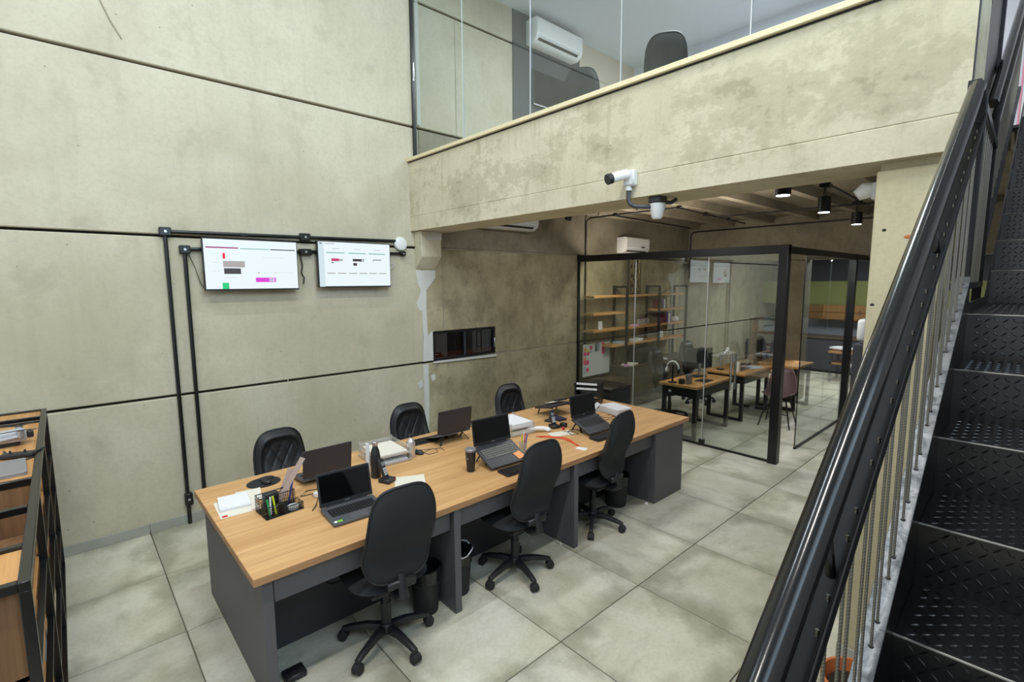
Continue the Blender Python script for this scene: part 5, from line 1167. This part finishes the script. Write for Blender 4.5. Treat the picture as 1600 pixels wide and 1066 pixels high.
for sx in (-1, 1):
    for sy in (-1, 1): part('leg', MB().tube([(sx*.12, sy*.10, .42), (sx*.21, sy*.19, 0)], [.012, .009], 8), 'black_paint', sc_)
part('crossbar', MB().bar((-.17, -.15, .2), (.17, -.15, .2), .012, .012).bar((-.17, .15, .2), (.17, .15, .2), .012, .012), 'black_paint', sc_)
thing_box('floor_strip', 'white power strip on the floor behind the glass', 'power strip', 8.5, 3.3, 0, (.16, .06, .04), 'white_plastic')

# ================================================================== KITCHEN ZONE AT THE FAR END
kx = 13.3
ku = thing('wall_cupboard', 'long wooden wall cupboards below the green wall at the far end', 'cupboard', (kx+.2, 2.6, 1.25))
for k in range(9):
    for r in range(2): part('cupboard_door', MB().box((kx, .55+k*.45, 1.24+r*.16), (kx+.02, .99+k*.45, 1.39+r*.16)), 'cupboard_wood', ku, world=True, bevel=.002)
part('carcass', MB().box((kx+.02, .5, 1.22), (kx+.4, 4.7, 1.57)), 'cupboard_wood', ku, world=True)
part('handle', MB().box((kx-.02, 2.93, 1.34), (kx, 2.98, 1.46)), 'black_plastic', ku, world=True)
gw = part('trim_3', MB().box((kx+.1, -1.2, 1.57), (kx+.14, W, 2.12)), 'green_paint'); struct(gw, 'green painted wall band above the cupboards')
bs = part('trim_4', MB().box((kx+.3, -1.2, .8), (kx+.34, W, 1.22)), 'splash_grey'); struct(bs, 'grey splashback under the cupboards')
kc = thing('kitchen_counter', 'dark kitchen counter along the far wall', 'counter', (kx, 2.5, 0)); part('carcass', MB().box((kx-.25, -1.0, .06), (kx+.3, 4.9, .80)), 'grey_laminate_dark', kc, world=True); part('worktop', MB().box((kx-.28, -1.0, .80), (kx+.3, 4.9, .84)), 'cabinet_walnut', kc, world=True)
part('plinth', MB().box((kx-.2, -1.0, 0), (kx+.3, 4.9, .06)), 'black_paint', kc, world=True)
bt = thing('side_bench', 'two-tier wooden bench shelf with white and purple cloths at the back', 'bench', (12.2, 2.75, 0)); part('top', MB().box((11.9, 2.35, .62), (12.5, 3.15, .66)), 'shelf_oak', bt, world=True); part('lower_shelf', MB().box((11.92, 2.37, .38), (12.48, 3.13, .42)), 'shelf_oak', bt, world=True)
for x in (11.92, 12.44):
    for y in (2.37, 3.08): part('leg', MB().box((x, y, 0), (x+.05, y+.05, .62)), 'grey_laminate_dark', bt, world=True)
o = part('folded_cloth', MB().ball((0, 0, .05), .16, 18, 10, (.8, 1.5, .32)), 'paper', None); o.location = (12.1, 2.95, .66); tag(o, 'crumpled white cloth on the back bench', 'cloth'); o = part('folded_cloth', MB().ball((0, 0, .035), .15, 18, 10, (.8, 1.3, .24)), 'purple_cloth', None); o.location = (12.25, 2.55, .66); tag(o, 'purple cloth on the back bench', 'cloth')
st_ = thing('metal_stool', 'small silver framed stool in front of the back bench', 'stool', (11.62, 2.62, 0)); part('seat', MB().prism(rrect(.34, .34, .03, 3), 'z', .42, .45), 'white_plastic', st_, bevel=.004)
for sx in (-1, 1):
    for sy in (-1, 1): part('leg', MB().cyl((sx*.14, sy*.14, .42), (sx*.17, sy*.17, 0), .012, n=10), 'silver', st_)
    part('rung', MB().cyl((sx*.155, -.155, .2), (sx*.155, .155, .2), .008, n=8), 'silver', st_)
tk = thing('tall_cabinet', 'tall narrow dark grey cabinet behind the stair pillar', 'cabinet', (6.6, 1.36, 0)); part('carcass', MB().box((-.22, -.26, 0), (.22, .10, 1.45)), 'grey_laminate_dark', tk, bevel=.004); part('door', MB().box((-.232, -.25, .06), (-.22, .09, 1.44)), 'grey_laminate_dark', tk, bevel=.002); part('door_handle', MB().box((-.245, .05, .75), (-.232, .065, .92)), 'silver', tk)
cm_ = thing('coffee_machine', 'white coffee machine on the tall cabinet behind the stair pillar', 'coffee machine', (6.6, 1.36, 1.45)); part('body', MB().box((-.14, -.2, 0), (.14, .02, .30)), 'white_plastic', cm_, bevel=.03, seg=3); part('front', MB().box((-.13, .0, .02), (.13, .10, .27)), 'white_plastic', cm_, bevel=.04, seg=3); part('spout', MB().cyl((0, -.06, .30), (0, -.06, .35), .05, n=16), 'black_plastic', cm_); part('dial', MB().cyl((-.14, -.08, .15), (-.147, -.08, .15), .025, n=16), 'black_plastic', cm_)
